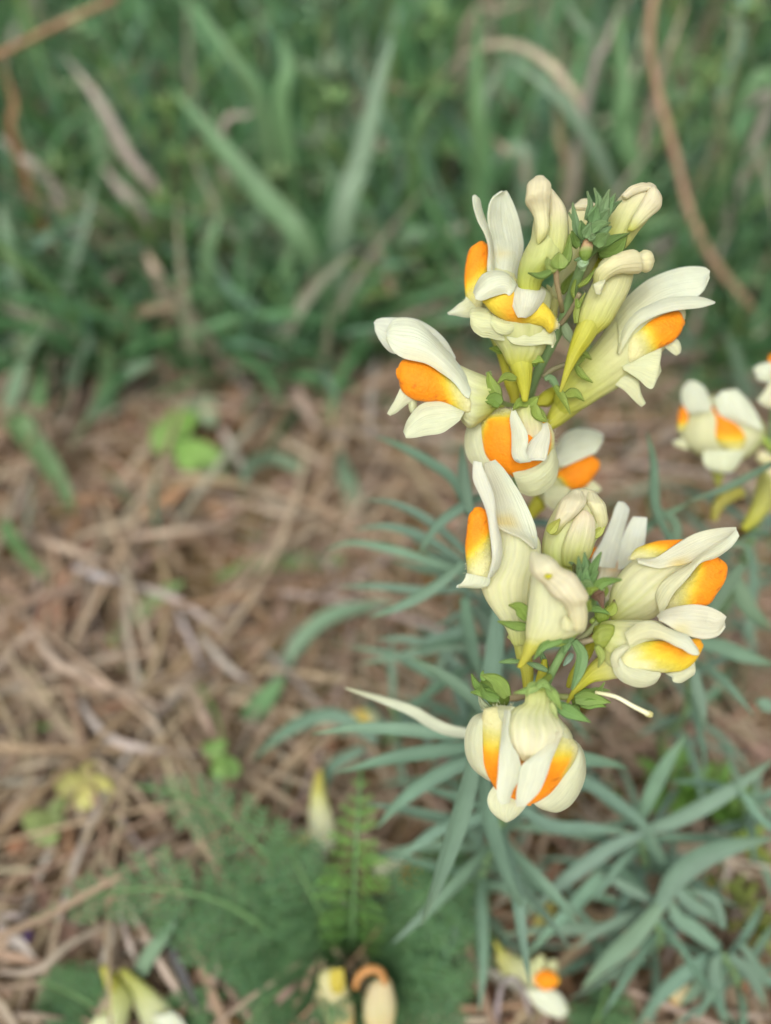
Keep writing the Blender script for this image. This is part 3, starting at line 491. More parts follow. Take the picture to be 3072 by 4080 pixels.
    # front bud with a rolled hood
    flower(T, .1035, [
        ('L', 'bud', K4, [((815, 1160), (1240, 1330)), ((805, 1300), (1300, 1460)), ((790, 1440), (1312, 1590)), ((776, 1570), (1285, 1690)), ((765, 1690), (1190, 1740)), ((768, 1780), (1060, 1780)), ((785, 1840), (960, 1830)), ((815, 1900), (880, 1890))], dict(col=[(0, CR), (.45, (.75, .75, .52)), (.68, PC), (.86, (.60, .58, .12)), (1, SP)], veins=18, vamp=.02, kd=.6)),
        ('L', 'bud_hood', K4, [((806, 1015), (870, 1005)), ((798, 1080), (960, 1030)), ((806, 1170), (1030, 1075)), ((850, 1235), (1068, 1125)), ((925, 1295), (1110, 1150)), ((965, 1350), (1195, 1190)), ((1010, 1400), (1265, 1290)), ((1075, 1440), (1322, 1395)), ((1125, 1500), (1300, 1450)), ((1150, 1590), (1310, 1560)), ((1170, 1670), (1290, 1670)), ((1210, 1705), (1250, 1705))], dict(d=3.1, z=[-.3, .3, .9, .9, .6, 1.0, 1.2, .9, .4, .2, 0], kd=1.0, col=[(0, (.78, .76, .60)), (.3, (.83, .77, .6)), (.6, (.83, .76, .60)), (1, (.76, .72, .46))], nu=34)),
        ('S', 'bud_hood', K4, [((1095, 1580), (1120, 1570)), ((1085, 1630), (1175, 1620)), ((1095, 1680), (1185, 1660)), ((1130, 1695), (1180, 1690))], dict(d=3.6, bulge=.4, col=(.78, .76, .5))),
        ('L', 'spur', K6, [((650, -40), (780, -20)), ((632, 15), (775, 25)), ((622, 50), (745, 60)), ((612, 95), (705, 100)), ((592, 150), (655, 155)), ((574, 195), (615, 200))], dict(d=0, col=[(0, PC), (.25, (.60, .58, .13)), (1, (.57, .53, .06))], kd=.9)),
        ('B', 'sepal', K6, [(905, 0), (780, 40), (702, 138)], dict(w=70, d=1.2, col=(.17, .30, .08))), ('B', 'sepal', K4, [(1260, 1680), (1220, 1700), (1190, 1760)], dict(w=60, d=1, col=GR)),
        ('T', 'pedicel', K6, [(800, 20), (880, 30), (930, 10)], dict(w=[46, 40], z=[0, -2], col=GR)),
        ('L', 'nectar_spot', K4, [((935, 1195), (940, 1225)), ((960, 1188), (965, 1238)), ((995, 1192), (990, 1228))], dict(d=6.0, kd=.35, col=(.62, .56, .03))),
    ], name='bud')
    # right upper flower
    flower(T, .1155, [
        ('L', 'flower', K5, [((470, 1075), (560, 1235)), ((488, 945), (680, 1215)), ((540, 832), (800, 1190)), ((620, 735), (880, 1140)), ((720, 672), (940, 1060)), ((860, 655), (1040, 920)), ((1000, 640), (1150, 770))], dict(d=0, col=[(0, YG), (.2, (.70, .71, .42)), (.5, (.77, .75, .52)), (1, (.82, .78, .58))], veins=20, vamp=.03, kd=.6, nv=56)),
        ('L', 'palate', K5, [((640, 668), (655, 690)), ((700, 590), (740, 700)), ((830, 540), (860, 700)), ((960, 522), (980, 660)), ((1080, 520), (1090, 600)), ((1150, 535), (1150, 570))], dict(d=-.5, kd=.8, col=palc(lambda u, v: (.55 - u) * 2.6 + (v - .3) * 1.3))),
        ('S', 'upper_petal', K5, [((700, 682), (715, 712)), ((830, 685), (870, 760)), ((950, 612), (1000, 740)), ((1080, 530), (1110, 720)), ((1200, 466), (1240, 660)), ((1330, 432), (1360, 580)), ((1440, 419), (1460, 510)), ((1522, 416), (1542, 470))], dict(d=2.2, zl=[0, -.6, -1, -.6], zr=[.5, .5, .3, 0], bulge=[.5, -.3, -.6, -.3], col=lambda u, v: lerp((.82, .80, .68), (.80, .62, .26), .8 * math.exp(-((u - .4) / .12) ** 2) * sstep(.45, .95, v)))),
        ('S', 'upper_petal', K5, [((866, 1020), (892, 1132)), ((868, 960), (942, 1092)), ((920, 880), (1000, 975)), ((1020, 800), (1100, 862)), ((1130, 738), (1182, 752)), ((1230, 652), (1242, 702)), ((1350, 580), (1362, 666)), ((1460, 508), (1482, 580)), ((1522, 440), (1546, 490))], dict(d=3.0, zl=[-.4, .2, .4, 0], zr=[.6, 1.2, 1.0, .4], bulge=.5, col=[(0, (.79, .77, .56)), (.5, (.81, .79, .62)), (1, WH)])),
        ('L', 'palate', K5, [((1232, 690), (1375, 664)), ((1190, 760), (1446, 720)), ((1140, 830), (1450, 800)), ((1060, 900), (1425, 880)), ((1000, 970), (1365, 970)), ((950, 1045), (1295, 1058)), ((930, 1100), (1150, 1085))], dict(d=1.3, kd=.5, dmax=3, col=palc(lambda u, v: (.42 - v) * 2.6 + (u - .55) * 1.5))),
        ('L', 'spur', K5, [((290, 1380), (370, 1380)), ((230, 1470), (320, 1500)), ((180, 1560), (250, 1600)), ((135, 1650), (190, 1680)), ((115, 1735), (150, 1752))], dict(d=1.5, z=[-1, 0], col=SP, kd=.9)),
        ('L', 'sepal', K7, [((700, 880), (862, 905)), ((702, 930), (850, 950)), ((725, 975), (815, 985)), ((745, 1000), (790, 1000))], dict(d=6, kd=.6, col=(.28, .38, .07))), ('B', 'sepal', K7, [(820, 890), (885, 850), (908, 755)], dict(w=110, d=6.5, col=[(0, (.34, .42, .07)), (.75, (.34, .42, .07)), (1, (.2, .13, .08))])),
        ('B', 'sepal', K7, [(640, 850), (740, 850), (862, 905)], dict(w=70, d=7.5, col=(.2, .33, .09))), ('B', 'sepal', K7, [(625, 845), (650, 790), (705, 765)], dict(w=90, d=7, col=(.17, .3, .07))),
        ('T', 'pedicel', K7, [(515, 1190), (640, 1090), (740, 975)], dict(w=[64, 58], z=[7.5, 6.5, 5.5], col=[(0, (.26, .24, .13)), (1, (.26, .33, .12))])),
    ])
    # far white petals behind
    flower(T, .125, [
        ('L', 'flower', K5, [((370, 690), (600, 660)), ((385, 780), (590, 770)), ((370, 880), (530, 890)), ((430, 970), (500, 960)), ((440, 1060), (480, 1060))], dict(d=-1, col=lambda u, v: lerp((.84, .80, .68), (.85, .45, .10), math.exp(-((u - .08) / .14) ** 2 - ((v - .55) / .3) ** 2)), kd=.6)),
        ('S', 'upper_petal', K5, [((548, 203), (592, 212)), ((518, 255), (636, 265)), ((492, 335), (618, 345)), ((458, 430), (592, 445)), ((405, 540), (565, 560)), ((340, 650), (540, 680)), ((320, 740), (520, 760))], dict(d=.6, zl=.5, zr=-.5, bulge=.4, col=(.82, .84, .80))),
        ('S', 'upper_petal', K5, [((672, 330), (785, 338)), ((640, 385), (778, 420)), ((602, 470), (772, 500)), ((572, 560), (760, 580)), ((545, 660), (720, 680)), ((545, 770), (640, 760))], dict(d=.2, zl=-.2, zr=.5, bulge=.5, col=(.83, .85, .81))),
        ('L', 'palate', K5, [((285, 650), (300, 665)), ((320, 600), (360, 690)), ((350, 580), (400, 680))], dict(d=-1.2, col=OR)),
        ('T', 'pedicel', K5, [(470, 1040), (420, 1120), (330, 1200)], dict(w=[40, 38], z=[0, 8, 15], col=GR)),
    ])
    # right lower flower in profile
    flower(T, .1085, [
        ('L', 'flower', K5, [((372, 1235), (365, 1390)), ((430, 1200), (410, 1500)), ((520, 1188), (450, 1580)), ((640, 1186), (520, 1600)), ((760, 1190), (640, 1560)), ((860, 1195), (780, 1450)), ((930, 1230), (900, 1380))], dict(d=0, col=[(0, (.42, .48, .10)), (.15, (.62, .64, .26)), (.4, (.75, .74, .5)), (1, (.80, .78, .58))], veins=20, vamp=.02, kd=.6, nv=56)),
        ('S', 'upper_petal', K5, [((868, 1160), (885, 1185)), ((930, 1112), (960, 1230)), ((1050, 1076), (1050, 1285)), ((1170, 1061), (1150, 1325)), ((1290, 1075), (1270, 1343)), ((1390, 1120), (1372, 1315)), ((1440, 1165), (1428, 1240))], dict(d=2.2, zl=-1.0, zr=.6, bulge=[.6, .9, .3, -.6, -.3], col=lambda u, v: lerp((.82, .79, .68), (.76, .66, .30), .6 * math.exp(-((u - .35) / .14) ** 2) * sstep(.4, .9, v)))),
        ('S', 'upper_petal', K5, [((600, 1300), (640, 1400)), ((720, 1215), (730, 1345)), ((830, 1205), (850, 1330)), ((950, 1255), (950, 1362)), ((1040, 1290), (1020, 1400)), ((1110, 1310), (1080, 1425)), ((1160, 1370), (1130, 1460)), ((1202, 1430), (1178, 1476)), ((1213, 1462), (1206, 1474))], dict(d=3.2, zl=[-.5, 0, .2, .4], zr=[0, .6, 1.0, .8], bulge=.5, col=[(0, (.77, .75, .52)), (.5, (.80, .77, .58)), (.75, WH), (1, WH)])),
        ('L', 'palate', K5, [((560, 1510), (570, 1585)), ((630, 1415), (630, 1605)), ((740, 1375), (740, 1615)), ((850, 1360), (850, 1622)), ((960, 1360), (960, 1626)), ((1070, 1380), (1070, 1612)), ((1150, 1350), (1150, 1565)), ((1218, 1342), (1210, 1495)), ((1246, 1380), (1245, 1430))], dict(d=1.8, kd=.55, dmax=3, col=lambda u, v: grad([(-.4, (.74, .30, .012)), (.0, (.74, .40, .02)), (.35, (.66, .52, .04)), (.62, (.62, .55, .10)), (.85, (.68, .66, .36))], .95 - 1.25 * u + .55 * abs(v - .25) - .85 * math.exp(-((u - .62) / .2) ** 2 - ((v - .1) / .3) ** 2) + .12 * noise.noise(Vector((u * 6, v * 5, 1)))))),
        ('S', 'lower_petal', K5, [((515, 1470), (560, 1500)), ((503, 1540), (600, 1560)), ((520, 1625), (660, 1590)), ((585, 1695), (720, 1600)), ((690, 1737), (790, 1610)), ((780, 1736), (840, 1620)), ((860, 1700), (880, 1622)), ((890, 1640), (892, 1622))], dict(d=1.6, zl=.3, zr=1.0, bulge=.6, col=(.79, .79, .60))),
        ('S', 'lower_petal', K5, [((935, 1630), (1000, 1652)), ((1040, 1610), (995, 1690)), ((1110, 1580), (1050, 1702)), ((1172, 1535), (1110, 1682)), ((1182, 1570), (1180, 1640))], dict(d=.6, zl=.3, zr=.5, bulge=.4, rip=.0005, col=(.79, .79, .60))),
        ('S', 'lower_petal', K5, [((600, 1395), (640, 1400)), ((520, 1440), (580, 1470)), ((490, 1500), (545, 1520)), ((500, 1570), (560, 1580))], dict(d=2.6, bulge=.5, col=(.80, .78, .58))),
        ('L', 'spur', K5, [((470, 1400), (570, 1665)), ((390, 1480), (440, 1690)), ((310, 1560), (340, 1708)), ((235, 1660), (260, 1755)), ((175, 1740), (195, 1815)), ((135, 1820), (155, 1850)), ((112, 1878), (135, 1888))], dict(d=-.5, col=[(0, (.74, .73, .44)), (.25, (.64, .62, .18)), (.5, SP), (1, (.55, .52, .06))], kd=.7)),
        ('L', 'sepal', K7, [((684, 1110), (690, 1190)), ((735, 1030), (725, 1260)), ((800, 1000), (785, 1260)), ((880, 1005), (830, 1230))], dict(d=1.2, kd=.45, col=(.36, .42, .09))), ('B', 'sepal', K7, [(720, 1230), (775, 1340), (740, 1460)], dict(w=80, d=2.4, col=(.3, .36, .09))),
        ('T', 'pedicel', K7, [(500, 1200), (600, 1185), (700, 1160)], dict(w=[66, 60], z=[.5, 1.0, 1], col=(.26, .22, .13))),
    ])
    # hanging flower seen from above
    flower(T, .107, [
        ('L', 'flower', K6, [((690, 335), (800, 340)), ((640, 392), (845, 392)), ((628, 460), (850, 470)), ((560, 500), (858, 540)), ((505, 580), (900, 610)), ((500, 670), (920, 670)), ((515, 750), (890, 740)), ((545, 820), (840, 810)), ((600, 880), (720, 860))], dict(d=2.2, z=[0, .2, .8, 1.8, 2.5, 2.7, 2.4], kd=.36, col=[(0, (.42, .5, .12)), (.18, (.66, .68, .32)), (.4, (.77, .77, .54)), (.7, (.84, .80, .64)), (1, (.83, .72, .50))], veins=20, vamp=.02, nv=56)),
        ('S', 'upper_petal', K6, [((488, 515), (520, 520)), ((472, 620), (512, 650)), ((458, 740), (532, 770)), ((445, 860), (578, 845)), ((434, 980), (602, 950)), ((424, 1080), (585, 1030)), ((428, 1160), (535, 1120)), ((460, 1208), (512, 1200))], dict(d=5.7, zl=[-1.5, -.6, 0, .4, .4], zr=[0, .5, .2, -.4, 0], bulge=[.2, .4, .5, .4], col=WH)),
        ('S', 'upper_petal', K6, [((862, 675), (905, 675)), ((800, 760), (880, 750)), ((700, 855), (852, 812)), ((612, 925), (822, 890)), ((592, 1020), (795, 975)), ((577, 1100), (762, 1060)), ((570, 1180), (718, 1140)), ((576, 1232), (640, 1215))], dict(d=5.7, zl=[-.6, .0, .2, -.2, 0], zr=[-1.2, -.4, .2, .5, .6], bulge=[.2, .5, .6, .4], col=lambda u, v: lerp(WH, (.83, .75, .56), .8 * (1 - sstep(.0, .45, u))))),
        ('L', 'palate', K6, [((312, 570), (900, 640)), ((310, 640), (1015, 760)), ((312, 740), (1022, 830)), ((314, 820), (985, 910)), ((320, 900), (925, 990)), ((345, 985), (880, 1055)), ((390, 1055), (820, 1130)), ((430, 1110), (735, 1192)), ((540, 1165), (680, 1213))], dict(d=1.4, kd=.42, dmax=3.4, groove=.15, col=palc(lambda u, v: (.36 - u) * 4.2 + .9 * sstep(.88, 1, v) * (1 - sstep(.5, .8, u))))),
        ('S', 'lower_petal', K6, [((345, 533), (450, 520)), ((255, 566), (340, 590)), ((202, 665), (322, 680)), ((192, 780), (318, 780)), ((213, 880), (328, 880)), ((265, 958), (352, 960)), ((350, 1022), (400, 1040))], dict(d=1.0, zl=-1.2, zr=.6, bulge=.7, col=(.77, .78, .60))),
        ('S', 'lower_petal', K6, [((960, 735), (985, 735)), ((1000, 790), (1045, 795)), ((1005, 860), (1074, 900)), ((950, 950), (1074, 1000)), ((880, 1040), (1042, 1100)), ((810, 1120), (972, 1207)), ((740, 1180), (870, 1266)), ((690, 1195), (765, 1246))], dict(d=1.0, zl=.6, zr=-1.2, bulge=.8, col=(.77, .78, .60))),
        ('S', 'lower_petal', K6, [((400, 1080), (670, 1195)), ((366, 1135), (645, 1215)), ((357, 1190), (622, 1242)), ((380, 1250), (592, 1277)), ((430, 1302), (542, 1320)), ((478, 1332), (508, 1333))], dict(d=.6, zl=0, zr=.5, bulge=.8, col=(.78, .79, .60))),
        ('S', 'lower_petal', K6, [((455, 485), (560, 492)), ((410, 515), (520, 530)), ((402, 545), (500, 600)), ((440, 580), (490, 660))], dict(d=2.4, zl=-.8, zr=.6, bulge=.8, col=(.76, .76, .52))),
        ('S', 'lower_petal', K6, [((870, 570), (905, 605)), ((890, 630), (950, 660)), ((895, 680), (978, 715)), ((905, 720), (975, 755))], dict(d=2.2, zl=.6, zr=-.6, bulge=.6, col=(.76, .76, .52))),
        ('L', 'spur', K6, [((700, 330), (790, 340)), ((720, 260), (800, 280)), ((740, 200), (800, 210)), ((760, 150), (795, 150))], dict(d=-4, col=SP)),
        ('B', 'sepal', K6, [(760, 325), (645, 375), (550, 392)], dict(w=60, d=4, z=[.5, 0], col=(.25, .37, .10))), ('B', 'sepal', K6, [(800, 345), (855, 430), (905, 515)], dict(w=76, d=4.4, col=(.28, .4, .10))),
        ('B', 'sepal', K6, [(860, 480), (985, 540), (1118, 608)], dict(w=100, d=3.0, col=(.17, .3, .09))), ('B', 'sepal', K6, [(825, 460), (850, 530), (878, 585)], dict(w=44, d=5, col=(.45, .52, .2))),
        ('B', 'sepal', K6, [(720, 345), (770, 320), (835, 385)], dict(w=60, d=5.0, z=[0, .6], col=(.24, .36, .10))), ('B', 'sepal', K6, [(740, 340), (680, 345), (640, 420)], dict(w=60, d=4.4, col=(.30, .40, .12))),
        ('T', 'pedicel', K6, [(750, 340), (770, 310), (810, 270)], dict(w=[60, 50], z=[3.5, 1, -2], col=GR)),
    ])
    # two young seed capsules
    cap = flower(T, .1095, [
        ('L', 'seed_capsule', K6, [((325, 290), (320, 400)), ((390, 275), (375, 480)), ((460, 310), (430, 505)), ((510, 390), (480, 490))], dict(kd=.8, col=(.22, .33, .07))),
        ('B', 'sepal', K6, [(500, 420), (420, 300), (308, 258)], dict(w=120, d=1.8, col=(.24, .36, .08))), ('B', 'sepal', K6, [(400, 400), (285, 340), (238, 250)], dict(w=76, d=1.2, col=(.18, .31, .07))),
        ('B', 'sepal', K6, [(420, 420), (320, 390), (232, 388)], dict(w=80, d=2.2, col=(.19, .32, .07))), ('B', 'sepal', K6, [(440, 440), (340, 400), (310, 330)], dict(w=70, d=2.6, col=(.16, .28, .06))),
        ('B', 'sepal', K6, [(380, 520), (320, 470), (292, 400)], dict(w=50, d=.3, col=(.45, .5, .3))), ('B', 'sepal', K6, [(330, 300), (320, 260), (325, 228)], dict(w=36, d=1.6, col=(.24, .4, .1))),
        ('T', 'pedicel', K6, [(490, 420), (560, 425), (660, 400)], dict(w=[60, 46], z=[0, -1, -3], col=(.42, .34, .2))),
    ], name='seed_capsule')
    flower(T, .1095, [
        ('L', 'seed_capsule', K6, [((990, 400), (990, 470)), ((1060, 350), (1050, 495)), ((1140, 375), (1130, 490)), ((1190, 410), (1180, 470))], dict(kd=.8, col=(.24, .34, .07))),
        ('B', 'sepal', K6, [(1000, 440), (1110, 430), (1265, 462)], dict(w=110, d=1.8, col=(.22, .34, .08))), ('B', 'sepal', K6, [(1040, 395), (1170, 380), (1222, 312)], dict(w=50, d=1.2, col=(.24, .37, .10))),
        ('B', 'sepal', K6, [(1040, 470), (1150, 470), (1230, 492)], dict(w=80, d=1.6, col=(.2, .32, .07))), ('B', 'sepal', K6, [(980, 480), (1010, 520), (1035, 550)], dict(w=80, d=.5, col=GD)), ('B', 'sepal', K6, [(1100, 380), (1200, 370), (1260, 375)], dict(w=40, d=.4, col=(.26, .38, .12))),
        ('T', 'style', K6, [(1150, 385), (1300, 418), (1430, 488), (1545, 545)], dict(w=[26, 32, 34, 42], d=2.2, z=[0, 1.5, 2], col=[(0, (.58, .58, .30)), (.5, (.68, .68, .48)), (1, (.68, .66, .40))])),
        ('L', 'stigma', K6, [((1512, 548), (1560, 520)), ((1520, 562), (1578, 535)), ((1540, 570), (1578, 558))], dict(d=4.0, kd=.7, col=(.72, .66, .34))),
        ('T', 'pedicel', K6, [(820, 410), (900, 418), (1010, 425)], dict(w=[46, 50], z=[-1, 0, 0], col=(.25, .28, .09))),
    ], name='seed_capsule')
    # green tip
    flower(T, .1055, [('L', 'bract_cluster', K7, [((620, 800), (720, 800)), ((570, 700), (740, 680)), ((545, 600), (720, 590)), ((550, 500), (690, 500)), ((560, 420), (680, 420)), ((580, 350), (650, 350))], dict(d=-.6, col=(.17, .28, .09), kd=.7))] + [
        ('B', 'bract', K7, pts, dict(w=w * 1.15, d=d, col=c, z=[0, .8], fold=.6)) for pts, w, d, c in [
            ([(560, 600), (545, 450), (535, 305)], 60, .6, GG), ([(600, 560), (605, 400), (598, 262)], 70, .4, GG), ([(650, 560), (690, 420), (772, 262)], 84, .6, (.18, .31, .10)),
            ([(560, 650), (555, 540), (560, 420)], 70, 1.2, (.19, .32, .13)), ([(610, 640), (610, 520), (620, 410)], 76, 1.6, (.2, .34, .14)), ([(650, 660), (680, 540), (745, 462)], 76, 1.3, (.19, .33, .11)),
            ([(680, 710), (780, 580), (985, 545)], 96, 2.0, (.20, .34, .08)), ([(800, 720), (830, 650), (785, 605)], 30, 1.4, GR), ([(590, 660), (630, 590), (690, 640)], 100, 2.0, (.24, .36, .13)),
            ([(620, 700), (660, 650), (740, 640)], 70, 2.2, GR), ([(530, 520), (500, 440), (480, 380)], 60, .4, (.13, .14, .05)), ([(510, 420), (470, 380), (440, 368)], 24, .6, GG),
            ([(690, 745), (745, 700), (792, 845)], 90, 2.0, BR), ([(690, 735), (740, 695), (790, 672)], 34, 2.2, BR), ([(640, 870), (625, 820), (660, 760)], 80, 1.8, GR)]], name='bract_cluster')
    for K, pts, w, Zb, c in [(K7, [(485, 1180), (570, 1320), (540, 1500), (465, 1690)], 120, .1050, (.17, .29, .11)), (K7, [(430, 1180), (240, 1180), (68, 1375)], 84, .1045, (.17, .3, .09)), (K7, [(500, 1090), (430, 1180), (380, 1320)], 90, .1055, (.16, .28, .10)),
                             (K7, [(210, 1490), (90, 1435), (-5, 1410)], 60, .106, GG), (K6, [(600, 160), (520, 157), (440, 166)], 34, .107, (.2, .33, .12)), (K7, [(470, 1310), (440, 1360), (380, 1440)], 60, .109, (.28, .4, .28)), (K7, [(150, 1310), (190, 1420), (230, 1480)], 60, .112, GG)]:
        put('bract', ribbon(pline(K, pts, Zb), pxw(K, w, Zb), c, n=12, fold=.5), M_LEAF, T, None, .0003)
    return T, P

plant_a, stem_a = build_plant_a()
plant_b, stem_b = build_plant_b()
# ------------------------------------------------------------------ ground and loose cover
def mat_ground():
    m = bpy.data.materials.new('soil_and_moss'); m.use_nodes = True; t = m.node_tree; N = t.nodes; L = t.links; bs = N['Principled BSDF']
    tc = N.new('ShaderNodeTexCoord')
    def nz(s, d=6):
        n = N.new('ShaderNodeTexNoise'); n.inputs['Scale'].default_value = s; n.inputs['Detail'].default_value = d; L.new(tc.outputs['Object'], n.inputs['Vector']); return n
    r1 = N.new('ShaderNodeValToRGB'); e = r1.color_ramp.elements
    e[0].position = .30; e[0].color = (.10, .066, .034, 1); e[1].position = .72; e[1].color = (.28, .185, .10, 1)
    x = e.new(.5); x.color = (.19, .125, .06, 1)
    L.new(nz(55).outputs['Fac'], r1.inputs[0])
    r2 = N.new('ShaderNodeValToRGB'); e = r2.color_ramp.elements; e[0].position = .48; e[0].color = (0, 0, 0, 1); e[1].position = .62; e[1].color = (1, 1, 1, 1)
    L.new(nz(16, 4).outputs['Fac'], r2.inputs[0])
    mx = N.new('ShaderNodeMix'); mx.data_type = 'RGBA'; L.new(r2.outputs[0], mx.inputs[0]); L.new(r1.outputs[0], mx.inputs[6]); mx.inputs[7].default_value = (.24, .165, .05, 1)
    L.new(mx.outputs[2], bs.inputs['Base Color']); bs.inputs['Roughness'].default_value = .95
    b = N.new('ShaderNodeBump'); b.inputs['Strength'].default_value = .8; b.inputs['Distance'].default_value = .006
    L.new(nz(160, 8).outputs['Fac'], b.inputs['Height']); L.new(b.outputs[0], bs.inputs['Normal'])
    return m
M_SOIL = mat_ground()
xs = sorted(set([round(x, 4) for x in np.linspace(-.7, .7, 100)] + [-60, -20, -8, -3, -1.4, 1.4, 3, 8, 20, 60]))
ys = sorted(set([round(y, 4) for y in np.linspace(-.3, 1.5, 120)] + [-60, -20, -6, -2, -.8, 2.2, 4, 8, 20, 60]))
gm = MB(); V = []
for y in ys:
    V.append([np.array((x, y, -.004 + (.006 * noise.noise(Vector((x * 14, y * 14, 0))) + .002 * noise.noise(Vector((x * 60, y * 60, 5))) if abs(x) < 1 and -.4 < y < 2 else 0))) for x in xs])
gm.grid(V, [[(.1, .08, .04)] * len(xs) for _ in ys])
tag(put('ground', gm, M_SOIL, None, (0, 0, 0)), kind='structure')

NR = np.random.default_rng(11)
def strands(name, base, yaw, e0, bend, length, width, colr, mat, n=7, swing=None, roll=None, pointed=True, fold=.25, label=None, cat=None):
    "many thin blades as one loose cover: e0 is the rise at the root, bend how far each one bows over"
    N = len(base); t = np.linspace(0, 1, n); swing = np.zeros(N) if swing is None else swing
    el = e0[:, None] - bend[:, None] * t[None, :]; yw = yaw[:, None] + swing[:, None] * t[None, :]
    d = np.stack([np.cos(el) * np.cos(yw), np.cos(el) * np.sin(yw), np.sin(el)], -1)
    st = d * (length / (n - 1))[:, None, None]
    P = np.concatenate([np.zeros((N, 1, 3)), np.cumsum((st[:, :-1] + st[:, 1:]) / 2, axis=1)], axis=1) + base[:, None, :]
    P[:, :, 2] = np.maximum(P[:, :, 2], base[:, None, 2] * .6 + .001)
    side = np.stack([-np.sin(yw), np.cos(yw), np.zeros_like(yw)], -1)
    nrm = np.cross(d, side)
    ro = (np.zeros(N) if roll is None else roll)[:, None, None] * (1 + .6 * t[None, :, None])
    s2 = side * np.cos(ro) + nrm * np.sin(ro); n2 = np.cross(s2, d)
    prof_ = (np.interp(t, [0, .25, .65, 1], [.6, 1, .85, .04]) if pointed else np.interp(t, [0, .05, .95, 1], [.7, 1, .9, .6]))
    w = width[:, None, None] / 2 * prof_[None, :, None]
    A = P - s2 * w; M = P + n2 * w * fold; B = P + s2 * w
    verts = np.stack([A, M, B], 2).reshape(-1, 3)
    i = np.arange(N)[:, None, None] * n * 3 + np.arange(n - 1)[None, :, None] * 3 + np.arange(2)[None, None, :]
    f = np.stack([i, i + 1, i + 4, i + 3], -1).reshape(-1, 4)
    me = bpy.data.meshes.new(name)
    me.vertices.add(len(verts)); me.vertices.foreach_set('co', verts.astype(np.float32).ravel())
    me.loops.add(f.size); me.loops.foreach_set('vertex_index', f.astype(np.int32).ravel())
    me.polygons.add(len(f)); me.polygons.foreach_set('loop_start', np.arange(0, f.size, 4, dtype=np.int32))
    me.polygons.foreach_set('use_smooth', np.ones(len(f), dtype=bool))
    me.update(calc_edges=True)
    c = np.ones((N, n, 3, 4), np.float32); c[..., :3] = colr[:, None, None, :]
    at = me.attributes.new('pig', 'FLOAT_COLOR', 'POINT'); at.data.foreach_set('color', c.ravel())
    me.materials.append(mat)
    return tag(link(name, me), label, cat, None, 'stuff')
def pick(cols, p, N, var=.2):
    k = NR.choice(len(cols), N, p=np.array(p) / sum(p)); c = np.array(cols)[k]
    return np.clip(c * (1 + NR.uniform(-var, var, (N, 1))) * (1 + NR.uniform(-.06, .06, (N, 3))), 0, .9)

GREENS = [(.075, .175, .07), (.11, .25, .105), (.14, .29, .125), (.16, .29, .19), (.19, .31, .095), (.35, .33, .24), (.28, .21, .14)]
HS = CAMH / .32
def edge_y(x): x = np.asarray(x) / HS; return .37 + .03 * np.sin(x * 21) + .02 * np.sin(x * 47 + 1) + np.clip(x, 0, .3) * .16 + np.clip(-x - .12, 0, .3) * -.12
# dense meadow grass
N = 8200
y = .36 + 1.5 * NR.random(N) ** 1.55; x = (NR.random(N) - .5) * 2 * (.30 + .60 * y)
k = y > edge_y(x * HS); x, y = x[k], y[k]; N = len(x)
strands('meadow_grass', np.stack([x * HS, y * HS, np.full(N, -.004)], 1), NR.uniform(0, 6.283, N), R(90) - np.abs(NR.normal(0, R(26), N)), np.abs(NR.normal(R(38), R(38), N)),
        NR.uniform(.05, .15, N) * np.clip(.7 + (y - .36) * .9, .6, 1.25), NR.uniform(.002, .0056, N), pick(GREENS, [3, 5, 5, 3, 2, 2, 1], N), M_GRASS, n=8, swing=NR.normal(0, .5, N), roll=NR.normal(0, .9, N),
        label='dense green meadow grass with dry blades behind the flowers', cat='grass')
# shorter tufty undergrowth among the blades
N = 9000
y = .37 + 1.4 * NR.random(N) ** 1.5; x = (NR.random(N) - .5) * 2 * (.30 + .60 * y)
k = y > edge_y(x * HS) - .015; x, y = x[k], y[k]; N = len(x)
strands('undergrowth', np.stack([x * HS, y * HS, np.full(N, -.004)], 1), NR.uniform(0, 6.283, N), NR.uniform(R(15), R(85), N), NR.uniform(R(0), R(80), N), NR.uniform(.02, .07, N), NR.uniform(.002, .0055, N),
        pick(GREENS, [5, 5, 3, 2, 2, 1, 1], N), M_GRASS, n=5, swing=NR.normal(0, .8, N), roll=NR.normal(0, .9, N), label='short leafy undergrowth between the grass blades', cat='undergrowth')
# sparse grass on the open litter
N = 900
y = .02 + .42 * NR.random(N); x = (NR.random(N) - .5) * .9; k = (NR.random(N) < .3) | ((x > .06) & (y > .12)); x, y = x[k], y[k]; N = len(x)
strands('sparse_grass', np.stack([x * HS, y * HS, np.full(N, -.004)], 1), NR.uniform(0, 6.283, N), NR.uniform(R(20), R(80), N), NR.uniform(R(10), R(90), N), NR.uniform(.015, .05, N), NR.uniform(.0010, .0026, N),
        pick(GREENS, [2, 5, 5, 3, 2, 0.1, .1], N), M_GRASS, n=6, swing=NR.normal(0, .7, N), roll=NR.normal(0, .6, N), label='thin scattered grass shoots on the straw litter', cat='grass')
STRAW = [(.40, .31, .215), (.35, .26, .17), (.46, .37, .27), (.28, .19, .115), (.34, .24, .165), (.41, .35, .29)]
N = 9500
y = -.02 + .62 * NR.random(N); x = (NR.random(N) - .5) * 1.1
k = np.array([noise.noise(Vector((a * 17, b * 17, 2))) for a, b in zip(x, y)]) > -.14 + .5 * (NR.random(N) - .5); x, y = x[k], y[k]; N = len(x)
